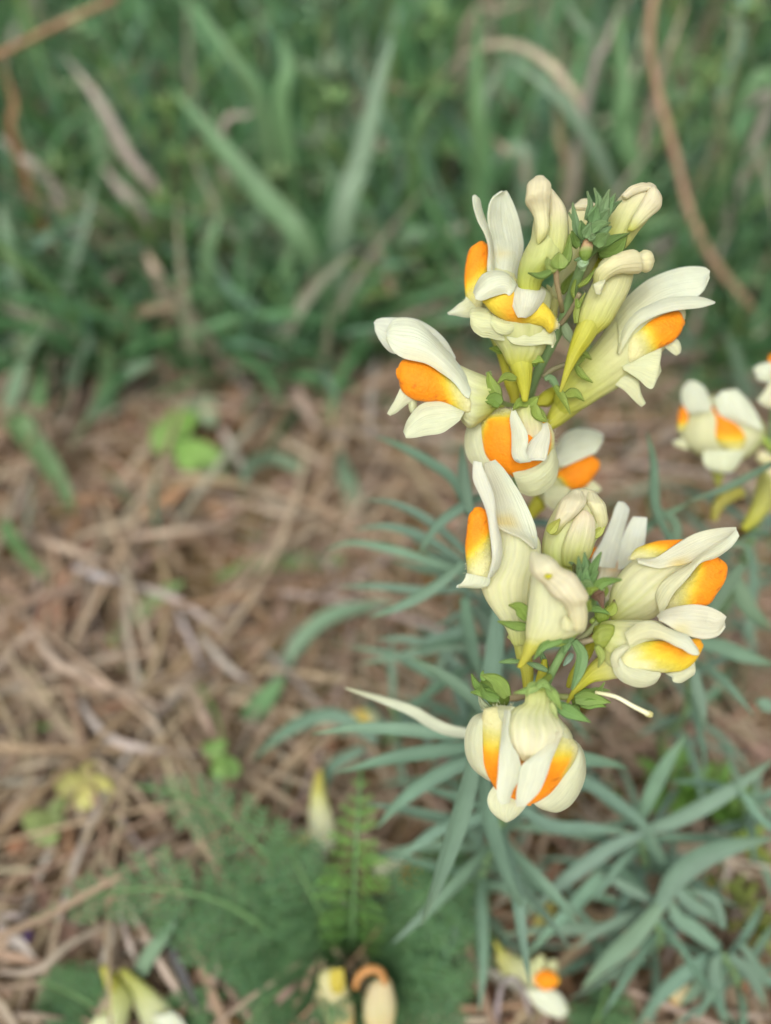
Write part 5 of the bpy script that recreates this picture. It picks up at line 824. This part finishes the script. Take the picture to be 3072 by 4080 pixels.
for K, pts, w, c in [
        (KM, [(320, 850), (560, 780), (790, 725)], 44, TAN), (KM, [(470, 850), (800, 815), (1060, 785)], 50, (.42, .32, .24)), (KM, [(80, 830), (300, 900), (510, 980)], 52, TAN), (KM, [(320, 975), (450, 1020), (560, 1040)], 60, (.42, .39, .38)), (KM, [(560, 1050), (750, 1110), (1000, 1270)], 50, GRY), (KM, [(150, 1270), (250, 1390), (440, 1480)], 56, TAN),
        (KM, [(430, 650), (530, 900), (610, 1010)], 40, (.36, .26, .18)), (KM, [(700, 1480), (560, 1060), (480, 900)], 34, TAN), (KM, [(0, 1180), (200, 1090), (400, 1060)], 56, (.36, .26, .2)), (KM, [(960, 380), (1060, 560), (1100, 600)], 60, GRY), (KM, [(1250, 130), (1330, 320), (1400, 400)], 70, (.44, .36, .28)), (KM, [(1530, 150), (1490, 400), (1440, 640)], 46, (.42, .32, .23)),
        (KM, [(1630, 0), (1600, 300), (1620, 500)], 60, GRY), (KM, [(1130, 380), (1300, 470), (1450, 560)], 40, TAN), (KM, [(1050, 700), (1200, 740), (1400, 760)], 44, TAN), (KM, [(700, 620), (900, 600), (1150, 640)], 36, (.32, .24, .13)), (KM, [(860, 1270), (1000, 1420), (1100, 1475)], 50, GRY), (KM, [(760, 1150), (850, 1350), (860, 1420)], 44, (.38, .33, .32)), (KM, [(1000, 1475), (1150, 1300), (1230, 1200)], 50, (.36, .25, .17)),
        (KB, [(280, -20), (340, 200), (420, 540), (475, 800)], 60, (.32, .22, .15)), (KB, [(340, 80), (450, 220), (600, 280), (880, 310)], 56, GRY), (KB, [(380, -10), (560, 50), (740, 130)], 52, (.40, .31, .24)), (KB, [(-10, 1250), (160, 1240), (300, 1130), (490, 1030)], 50, (.40, .33, .26)), (KB, [(420, 1280), (470, 1120), (490, 1020)], 44, GRY), (KB, [(520, 990), (560, 1130), (600, 1230)], 44, GRY), (KB, [(560, 970), (680, 1190), (810, 1410)], 60, (.42, .34, .27)),
        (KB, [(-10, 1050), (80, 1120), (160, 1200)], 76, GRY), (KB, [(820, -10), (870, 130), (940, 270)], 60, (.36, .27, .2)), (KB, [(-10, 1010), (60, 1005), (150, 1010)], 44, GRY), (KB, [(900, 1420), (940, 1200), (970, 1060)], 50, (.30, .23, .18)), (KB, [(0, 400), (160, 350), (320, 320)], 44, TAN), (KB, [(780, 640), (640, 700), (540, 780)], 50, (.34, .26, .2)), (KB, [(950, 1280), (1050, 1400), (1100, 1490)], 50, (.28, .2, .15)), (KB, [(1130, 1440), (1250, 1330), (1330, 1270)], 50, (.28, .2, .15)), (KB, [(0, 1440), (140, 1440), (280, 1450)], 56, (.36, .28, .22)), (KB, [(700, 1050), (760, 1200), (860, 1420)], 60, (.10, .10, .10)),
        (KR, [(1210, 1210), (1260, 1080), (1330, 920)], 44, (.36, .28, .25)), (KR, [(1400, 590), (1480, 700), (1520, 780)], 50, (.34, .25, .2)), (KR, [(1450, 1420), (1560, 1440), (1680, 1445)], 40, (.42, .33, .26)), (KR, [(1470, 860), (1480, 760), (1440, 700)], 50, GRY), (KR, [(1530, 1400), (1560, 1280), (1545, 1180)], 50, RST)]:
    k = 'blackened' if c[0] < .15 else 'weathered grey' if c[2] > .75 * c[0] else 'dark brown' if c[0] < .33 else 'tan' if c is TAN else 'pinkish brown'
    blade(K, pts, [.010, .015, .010], w * .62, c, k + ' straw stalk lying on the brown litter', 'straw_stalk', 'straw', G_L, M_DRY, root=False)
blade(KR, [(460, 1570), (495, 1340), (520, 1285), (550, 1275), (590, 1320), (640, 1490)], [.004, .026, .032, .004], 26, (.44, .38, .37), 'thin grey twig bent like a hairpin beside the fallen flower with the orange boss', 'bent_twig', 'twig', None, M_DRY, round_=True, root=False)
blade(KB, [(560, 1340), (650, 1170), (760, 1030)], [.006, .03], 66, GB2, 'pale green grass blade slanting over the straw beside the fallen flowers', root=False)

# ------------------------------------------------------------------ yarrow
def pinna_mesh(seed, c=(.115, .235, .10)):
    "one feathery leaflet, unit length along +x"
    r = random.Random(seed); m = MB()
    m = ribbon([(0, 0, 0), (.5, 0, .03), (1, 0, 0)], .06, c, n=4, face=(0, 0, 1), ncol=3, m=m)
    for i in range(5):
        u = .16 + .17 * i; ln = .36 * (1 - .55 * u) * r.uniform(.8, 1.15)
        for s in (-1, 1):
            a = R(r.uniform(42, 62)); d = np.array((math.cos(a), s * math.sin(a), r.uniform(.0, .45))); b = np.array((u, 0, .02))
            ribbon([b, b + d * ln * .6, b + d * ln + np.array((.05, 0, 0))], .085, jit(c, .2, r), n=3, face=(0, 0, 1), ncol=3, m=m, belly=.5)
    return m.mesh('leaflet', M_LEAF)
PIN = [pinna_mesh(s) for s in (1, 2, 3)]; PIN_LIGHT = [pinna_mesh(s, (.17, .34, .075)) for s in (4, 5, 6)]  # lighter green set offsets, in pigment, the shade on the upright leaf
def yarrow_leaf(T, P, wmax, col, lift=.3, upv=(0, -.4, 1.), pins=PIN):
    n = 19; S = spline(np.array(P), 70)
    mb = tube(P, [.0009, .0004], (.11, .21, .075), n=24, k=6); L_ = put('leaf', mb, M_STEM, T, S[0])
    for i in range(n):
        u = .10 + .88 * i / (n - 1); q = S[int(u * 69)]; t = unit(S[min(int(u * 69) + 1, 69)] - S[max(int(u * 69) - 1, 0)])
        env = math.sin(math.pi * min(1, .16 + u * .86)) ** .7
        up = unit(np.array(upv) - t * np.dot(upv, t)); sd_ = np.cross(up, t)
        for s in (-1, 1):
            d = unit(t * .55 + sd_ * s + up * (lift + rnd.uniform(-.15, .35))); z = unit(np.cross(d, t * -s)); z = unit(up - d * np.dot(up, d)); yv = np.cross(z, d)
            o = bpy.data.objects.new('leaflet', rnd.choice(pins)); COL.objects.link(o); o.parent = L_
            sc = wmax / 2 * env * rnd.uniform(.85, 1.12)
            M = Matrix(((d[0], yv[0], z[0]), (d[1], yv[1], z[1]), (d[2], yv[2], z[2]))).to_4x4() @ Matrix.Diagonal((sc, sc, sc, 1))
            M.translation = Vector(q - ORG[L_.name]); o.matrix_basis = M
T = thing('yarrow_plant', G(1400, 3830), 'feathery dark green yarrow rosette spreading over the straw, taller than the other', 'plant', 'yarrow rosettes')
for pts, hs, w, *uv in [
        ([(1390, 3850), (1180, 3780), (900, 3600), (620, 3540), (380, 3570), (130, 3660)], [.004, .03, .022], .022), ([(1370, 3840), (1220, 3640), (1080, 3430), (880, 3240), (690, 3160), (540, 3130)], [.004, .035, .03], .022),
        ([(1400, 3840), (1410, 3600), (1420, 3350), (1440, 3050)], [.004, .045, .05], .019, (0, -.8, .6)), ([(1410, 3850), (1560, 3700), (1740, 3500), (1900, 3350)], [.004, .022, .018], .024), ([(1400, 3860), (1600, 3870), (1800, 3800), (1990, 3720)], [.004, .015, .008], .022), ([(1380, 3850), (1330, 3960), (1320, 4100)], [.004, .02, .02], .02),
        ([(1390, 3850), (1290, 3660), (1190, 3460), (1080, 3270)], [.004, .03, .03], .022), ([(1385, 3850), (1100, 3740), (820, 3680), (600, 3680)], [.004, .02, .014], .026), ([(1420, 3870), (1600, 3730), (1790, 3600), (1960, 3500)], [.004, .02, .016], .024), ([(1420, 3880), (1640, 3950), (1900, 3960)], [.004, .012, .008], .022),
        ([(1390, 3860), (1200, 3900), (1060, 3990), (980, 4100)], [.004, .014, .012], .022), ([(1400, 3860), (1480, 4000), (1560, 4110)], [.004, .012, .012], .02), ([(1390, 3850), (1220, 3830), (1000, 3830), (820, 3870)], [.004, .016, .008], .02)]:
    yarrow_leaf(T, hpath(FULL, pts, hs), w, (.12, .22, .07), upv=uv[0] if uv else (0, -.4, 1.), pins=PIN_LIGHT if uv else PIN)
T = thing('yarrow_plant', G(460, 4080), 'small feathery yarrow sprig at the foot of the straw beside the pale fallen flowers', 'plant', 'yarrow rosettes')
for pts, hs, w in [([(480, 4100), (330, 3980), (150, 3900)], [.004, .014], .018), ([(600, 4120), (760, 4030), (900, 3960)], [.004, .012], .014)]:
    yarrow_leaf(T, hpath(FULL, pts, hs), w, (.12, .22, .07))
T = thing('yarrow_plant', G(2350, 4120), 'lone upright yarrow leaf tip next to the hairpin twig', 'plant', 'yarrow rosettes')
for pts, hs, w in [([(2350, 4150), (2390, 4020), (2420, 3920)], [.006, .022], .018)]:
    yarrow_leaf(T, hpath(FULL, pts, hs), w, (.14, .25, .08))

# ------------------------------------------------------------------ clover like leaves and small rosettes
def clover(K, c, h, lobes, col, label):
    o = G(*cv(K, c), h); b = np.array((o[0] + .003, o[1] + .004, -.003))
    T = thing('trefoil', b, label, 'trefoil', 'trefoil leaves on the litter')
    put('petiole', tube([b, (b + o) / 2 + np.array((.002, 0, 0)), o], [.0005, .0004], (.25, .25, .12), n=8, k=6), M_STEM, T)
    for p, w in lobes:
        e = G(*cv(K, p), h + rnd.uniform(-.002, .003)); m_ = (o + e) / 2 + np.array((0, 0, .0012))
        put('leaflet', ribbon([o, m_, e], w * K[2] * zdep(o) / FPX, [(0, jit(col, .1)), (1, jit(col, .15))], n=12, basew=.25, tipw=.35, belly=.62, fold=.25, sharp=3), M_LEAF, T, None, .0003)
clover(KB, (350, 440), .012, [((240, 450), 130), ((430, 380), 110), ((480, 490), 130), ((390, 540), 100)], (.42, .40, .13), 'faded yellow trefoil leaf lying over the brown litter')
clover(KB, (230, 600), .009, [((290, 550), 130), ((100, 600), 110), ((180, 700), 120)], (.26, .34, .12), 'dull green trefoil leaf next to the yellow one')
clover(KM, (760, 440), .016, [((650, 420), 130), ((800, 300), 140), ((860, 540), 130), ((960, 520), 90)], (.20, .36, .08), 'bright green trefoil at the edge of the grass')
clover(KM, (850, 330), .014, [((940, 320), 110), ((860, 230), 120), ((760, 300), 100)], (.26, .34, .20), 'greyish green trefoil behind the bright green one')
clover(KM, (880, 520), .010, [((960, 600), 90), ((1000, 520), 90), ((880, 600), 80)], (.20, .30, .12), 'small trefoil on the straw in front of the bright green one')
clover(KB, (930, 330), .016, [((930, 250), 110), ((1030, 400), 90), ((960, 420), 70)], (.20, .34, .09), 'light green trefoil between the yarrow and the straw stalks')

def sprig(px, py, h, size, col, label, K=FULL, tiers=3, base=None, nl=7, group='leafy sprigs in the meadow', wid=.16, name='leafy_sprig', lean=.012):
    o = G(*cv(K, (px, py)), h); b = np.array((o[0] + rnd.uniform(-lean, lean), o[1] + lean, -.003))
    T = thing(name, b, label, 'weed', group); P = [b, (b + o) / 2 + np.array((0, .003, 0)), o]
    put('stem', tube(P, [.0008, .0005], (.2, .27, .1), n=10, k=6), M_STEM, T); S = spline(np.array(P), 40)
    for t in range(tiers):
        u = 1 - t * .28; q = S[int(u * 39)]; mb = MB(); ax = rnd.random() * 6
        for i in range(nl):
            a = ax + 6.283 * i / nl + rnd.uniform(-.2, .2); e = R(rnd.uniform(10, 50) + (25 if t == 0 and i % 2 else 0)); ln = size * rnd.uniform(.7, 1.1) * (.8 + .15 * t)
            d = np.array((math.cos(a) * math.cos(e), math.sin(a) * math.cos(e), math.sin(e)))
            ribbon([q, q + d * ln * .55, q + d * ln - np.array((0, 0, ln * .12))], ln * wid * 1.6, jit(col, .18), n=7, face=(0, 0, 1), fold=.3, m=mb, ncol=3)
        put('leaf_whorl', mb, M_LEAF, T, q, .0003)
    return T
LP = 'leafy sprig with starry whorls of pale green leaves among the grass'
for px, py, h, s, c in [(300, 150, .09, .020, (.24, .33, .17)), (680, 460, .08, .018, (.20, .32, .10)), (230, 700, .06, .016, (.19, .30, .11)), (420, 470, .07, .02, (.20, .28, .16)), (860, 660, .07, .018, (.20, .31, .12)), (1330, 430, .08, .018, (.20, .33, .12)), (1260, 590, .07, .02, (.22, .32, .18)), (1110, 740, .06, .018, (.21, .32, .13)),
                        (650, 850, .05, .016, (.15, .28, .08)), (1010, 960, .05, .02, (.18, .26, .16)), (300, 900, .05, .016, (.16, .26, .10)), (1290, 60, .10, .02, (.20, .29, .17)), (1750, 120, .10, .022, (.17, .30, .10)), (500, 640, .06, .018, (.18, .28, .13)), (2900, 620, .06, .018, (.18, .31, .10)), (2960, 80, .10, .02, (.17, .29, .09)), (2700, 430, .06, .016, (.20, .30, .16)), (150, 1330, .03, .014, (.20, .28, .14)), (2010, 860, .04, .014, (.15, .24, .10)), (1600, 620, .05, .016, (.17, .28, .14))]:
    k = 'grey green' if c[2] > .155 else 'light green' if c[0] >= .19 else 'fresh green'
    sprig(px, py, h, s, c, 'leafy sprig with starry whorls of %s leaves among the grass' % k)
sprig(1300, 480, .02, .014, (.16, .32, .06), 'bright green rosette of blunt leaves beside the toadflax shoots', KR, 2, nl=8, group=None, wid=.2, name='green_rosette')
sprig(1480, 560, .02, .014, (.15, .29, .05), 'second bright green rosette, under a pale grass leaf', KR, 2, nl=6, group=None, wid=.2, name='green_rosette')
sprig(1620, 1080, .012, .010, (.24, .30, .06), 'mossy yellow green tuft beside a dark seed head', KR, 3, nl=9, group=None, wid=.12, name='green_tuft')
sprig(1560, 690, .02, .010, (.26, .33, .06), 'tiny yellow green seedling under the arching toadflax leaf', KR, 1, nl=5, group=None, wid=.2, name='seedling')

# ------------------------------------------------------------------ fallen flowers
def fallen(K, c, h, label, parts):
    Z = zdep(G(*cv(K, c), h)); o = flower(None, Z, parts, 'fallen_flower')
    return tag(o, label, 'flower', 'fallen flowers on the ground')
TN = (.50, .38, .24)
fallen(KB, (1560, 170), .012, 'fallen flower pale and small, lying on the litter beneath the curled pale leaf', [
    ('L', 'tube', KB, [((1515, 225), (1610, 230)), ((1515, 265), (1625, 275)), ((1545, 305), (1600, 308))], dict(d=-2, col=[(0, (.62, .5, .36)), (1, (.36, .25, .16))], kd=.5)),  # brown of this lower part paints in the shade under the flower
    ('S', 'upper_petal', KB, [((1488, 165), (1492, 185)), ((1530, 122), (1535, 192)), ((1590, 120), (1590, 195)), ((1645, 155), (1640, 190))], dict(d=1, bulge=1, col=lambda u, v: lerp(CR, (.78, .58, .12), math.exp(-((u - .5) / .2) ** 2)))),
    ('S', 'lower_petal', KB, [((1530, 195), (1535, 235)), ((1570, 195), (1580, 240)), ((1620, 195), (1625, 230))], dict(d=0, bulge=.6, col=(.70, .64, .42)))])
fallen(KB, (1395, 560), .024, 'fallen flower standing on its mouth, yellow green spur pointing up, beside the upright yarrow leaf', [
    ('L', 'tube', KB, [((1345, 470), (1405, 470)), ((1335, 560), (1435, 560)), ((1335, 640), (1452, 640)), ((1360, 690), (1450, 700)), ((1385, 730), (1430, 730))], dict(col=[(0, (.66, .66, .26)), (.35, CR), (1, WH)], kd=.8)),
    ('L', 'spur', KB, [((1378, 375), (1392, 375)), ((1358, 420), (1400, 420)), ((1345, 490), (1405, 490))], dict(col=[(0, (.50, .42, .08)), (1, (.64, .62, .2))])),
    ('S', 'lower_petal', KB, [((1340, 640), (1390, 690)), ((1300, 660), (1330, 690)), ((1225, 690), (1235, 715))], dict(d=-1, bulge=.5, col=[(0, CR), (.5, (.62, .30, .06)), (1, (.6, .24, .04))]))])
fallen(KR, (110, 820), .018, 'fallen flower half hidden behind the yarrow leaf, its orange boss showing', [
    ('L', 'tube', KR, [((-40, 770), (-30, 850)), ((30, 745), (30, 840)), ((110, 745), (100, 830)), ((150, 760), (140, 810))], dict(d=-1.5, col=(.66, .66, .54))),
    ('L', 'palate', KR, [((62, 840), (85, 890)), ((80, 785), (130, 895)), ((120, 755), (165, 860)), ((165, 755), (185, 810))], dict(d=1, col=palc(lambda u, v: (u - .75) * 3))),
    ('S', 'lower_petal', KR, [((130, 850), (160, 780)), ((170, 850), (195, 770)), ((200, 800), (205, 775))], dict(d=.5, bulge=.5, col=(.68, .70, .36)))])
fallen(KB, (1450, 1350), .020, 'fallen flower browned with a yellow flap, under the yarrow leaves', [
    ('L', 'tube', KB, [((1375, 1270), (1470, 1245)), ((1368, 1350), (1510, 1330)), ((1395, 1430), (1530, 1410)), ((1430, 1500), (1530, 1490))], dict(col=[(0, (.70, .66, .38)), (.6, (.72, .62, .40)), (1, (.66, .44, .16))], kd=.6)),
    ('S', 'upper_petal', KB, [((1428, 1238), (1482, 1232)), ((1425, 1290), (1490, 1290)), ((1440, 1340), (1480, 1340))], dict(d=3, bulge=.6, col=(.66, .54, .10)))])
fallen(KB, (1650, 1390), .020, 'fallen flower peach coloured and upright beside the browned one', [
    ('L', 'tube', KB, [((1595, 1310), (1690, 1290)), ((1570, 1390), (1712, 1380)), ((1575, 1460), (1705, 1460)), ((1600, 1530), (1690, 1530))], dict(col=[(0, (.72, .60, .42)), (.4, (.74, .66, .44)), (1, (.72, .54, .26))], kd=.6, veins=12, vamp=.04)),
    ('T', 'curled_rim', KB, [(1535, 1320), (1550, 1270), (1600, 1238), (1645, 1250), (1665, 1300)], dict(w=[26, 40, 30], d=2, col=(.46, .22, .07)))])
fallen(KR, (650, 1290), .016, 'fallen flower with a bright orange boss beside the hairpin twig', [
    ('L', 'tube', KR, [((500, 1140), (480, 1200)), ((550, 1175), (505, 1260)), ((610, 1190), (580, 1290)), ((680, 1200), (620, 1320)), ((720, 1260), (660, 1350))], dict(d=-1, col=[(0, (.60, .58, .2)), (.4, (.70, .72, .46)), (1, CR)], kd=.7)),
    ('L', 'palate', KR, [((645, 1270), (660, 1310)), ((675, 1242), (685, 1328)), ((720, 1245), (722, 1322)), ((745, 1270), (742, 1305))], dict(d=2.5, kd=.6, col=palc(lambda u, v: (u - .9) * 2))),
    ('S', 'lower_petal', KR, [((600, 1320), (700, 1325)), ((640, 1385), (745, 1340)), ((695, 1430), (780, 1385)), ((755, 1448), (787, 1420))], dict(d=2, bulge=1, col=WH)),
    ('S', 'upper_petal', KR, [((620, 1260), (690, 1262)), ((640, 1210), (690, 1215)), ((665, 1172), (682, 1176))], dict(d=1.5, bulge=.6, col=(.68, .70, .42))),
    ('S', 'upper_petal', KR, [((690, 1260), (740, 1260)), ((700, 1215), (742, 1220)), ((718, 1195), (735, 1198))], dict(d=1, bulge=.5, col=(.70, .70, .44))),
    ('L', 'spur', KR, [((465, 1115), (490, 1125)), ((475, 1150), (520, 1165)), ((500, 1190), (540, 1210))], dict(d=-1, col=(.56, .54, .12)))])
fallen(KB, (560, 1400), .012, 'fallen flower with its yellow green spur up, at the small yarrow sprig', [
    ('L', 'tube', KB, [((455, 1300), (520, 1290)), ((470, 1370), (570, 1360)), ((430, 1440), (560, 1430)), ((380, 1520), (540, 1520))], dict(col=[(0, (.50, .52, .14)), (.5, (.58, .62, .32)), (1, (.66, .68, .44))], kd=.7)),
    ('L', 'spur', KB, [((435, 1230), (470, 1230)), ((445, 1270), (500, 1265)), ((460, 1320), (530, 1310))], dict(col=(.56, .54, .10))),
    ('S', 'lower_petal', KB, [((420, 1440), (520, 1440)), ((380, 1490), (480, 1500)), ((340, 1540), (420, 1550))], dict(d=2, bulge=1, col=(.72, .74, .5)))])
fallen(KB, (660, 1400), .010, 'fallen flower white and broad, leaning over the spurred one at the small yarrow sprig', [
    ('L', 'tube', KB, [((510, 1250), (550, 1240)), ((560, 1330), (640, 1310)), ((590, 1410), (710, 1370)), ((620, 1490), (770, 1440)), ((640, 1540), (800, 1510))], dict(col=[(0, (.46, .46, .10)), (.3, (.54, .57, .22)), (.6, (.62, .65, .40)), (1, (.70, .72, .58))], kd=.6)),
    ('S', 'upper_petal', KB, [((660, 1440), (740, 1420)), ((680, 1480), (790, 1460)), ((700, 1540), (820, 1530))], dict(d=3, bulge=1, col=WH))])
fallen(KR, (1265, 1340), .014, 'fallen flower withered cream and apricot under the drooping toadflax leaves', [
    ('L', 'tube', KR, [((1203, 1300), (1215, 1335)), ((1250, 1292), (1240, 1392)), ((1300, 1300), (1285, 1380)), ((1325, 1312), (1310, 1350))], dict(col=lambda u, v: lerp((.70, .60, .40), (.72, .40, .08), sstep(.55, .9, v) * (1 - u)), kd=.5)),
    ('S', 'upper_petal', KR, [((1205, 1298), (1260, 1330)), ((1215, 1260), (1270, 1300)), ((1250, 1250), (1270, 1270))], dict(d=1, bulge=.6, col=(.56, .34, .2)))])
fallen(KR, (690, 1000), .016, 'fallen flower small, yellow and crumpled below the hanging flower', [
    ('L', 'tube', KR, [((640, 1055), (660, 1065)), ((645, 1010), (700, 1030)), ((680, 970), (735, 1000)), ((705, 945), (738, 955))], dict(col=(.52, .46, .14), kd=.5)),
    ('S', 'lower_petal', KR, [((660, 1060), (700, 1030)), ((620, 1090), (660, 1080)), ((600, 1110), (615, 1115))], dict(bulge=.5, col=(.5, .36, .2)))])

# ------------------------------------------------------------------ odd scraps on the ground
def scrap(name, K, rows, h, col, label, cat, kd=.5, sheet_=False):
    Z = zdep(G(*cv(K, rows[len(rows) // 2][0]), h))
    mb = sheet(rows, Z, K, bulge=1.2, col=col) if sheet_ else lump(rows, Z, K, kd=kd, col=col, rough=.0008)
    return tag(put(name, mb, M_DRY if not sheet_ else M_PET, None, None, .0003 if sheet_ else 0), label, cat)
scrap('dead_leaf', KR, [((1360, 290), (1400, 340)), ((1400, 250), (1450, 360)), ((1470, 230), (1510, 350)), ((1540, 240), (1550, 300))], .008, (.50, .33, .28), 'faded pink dead leaf lying behind the bright green rosette', 'dead leaf', sheet_=True)
scrap('pebble', KB, [((35, 700), (60, 740)), ((55, 660), (95, 745)), ((85, 660), (120, 710))], .006, (.42, .20, .11), 'small orange brown clay pebble beside the dull green trefoil', 'pebble', .8)
scrap('petal_scrap', KB, [((80, 1080), (85, 1110)), ((105, 1065), (110, 1120)), ((140, 1080), (145, 1100))], .012, (.25, .14, .40), 'tiny purple petal caught on the grey straw', 'petal', sheet_=True)
scrap('seed_head', KR, [((1475, 990), (1490, 1030)), ((1520, 965), (1525, 1030)), ((1560, 965), (1565, 1020)), ((1592, 975), (1590, 1000))], .014, (.15, .12, .09), 'dark crumbly seed head above the mossy yellow green tuft', 'seed head', .7)
scrap('seed_head', KR, [((1465, 1070), (1470, 1100)), ((1500, 1055), (1505, 1105)), ((1540, 1060), (1540, 1095))], .012, (.17, .12, .08), 'smaller dark seed head below the larger crumbly one', 'seed head', .7)
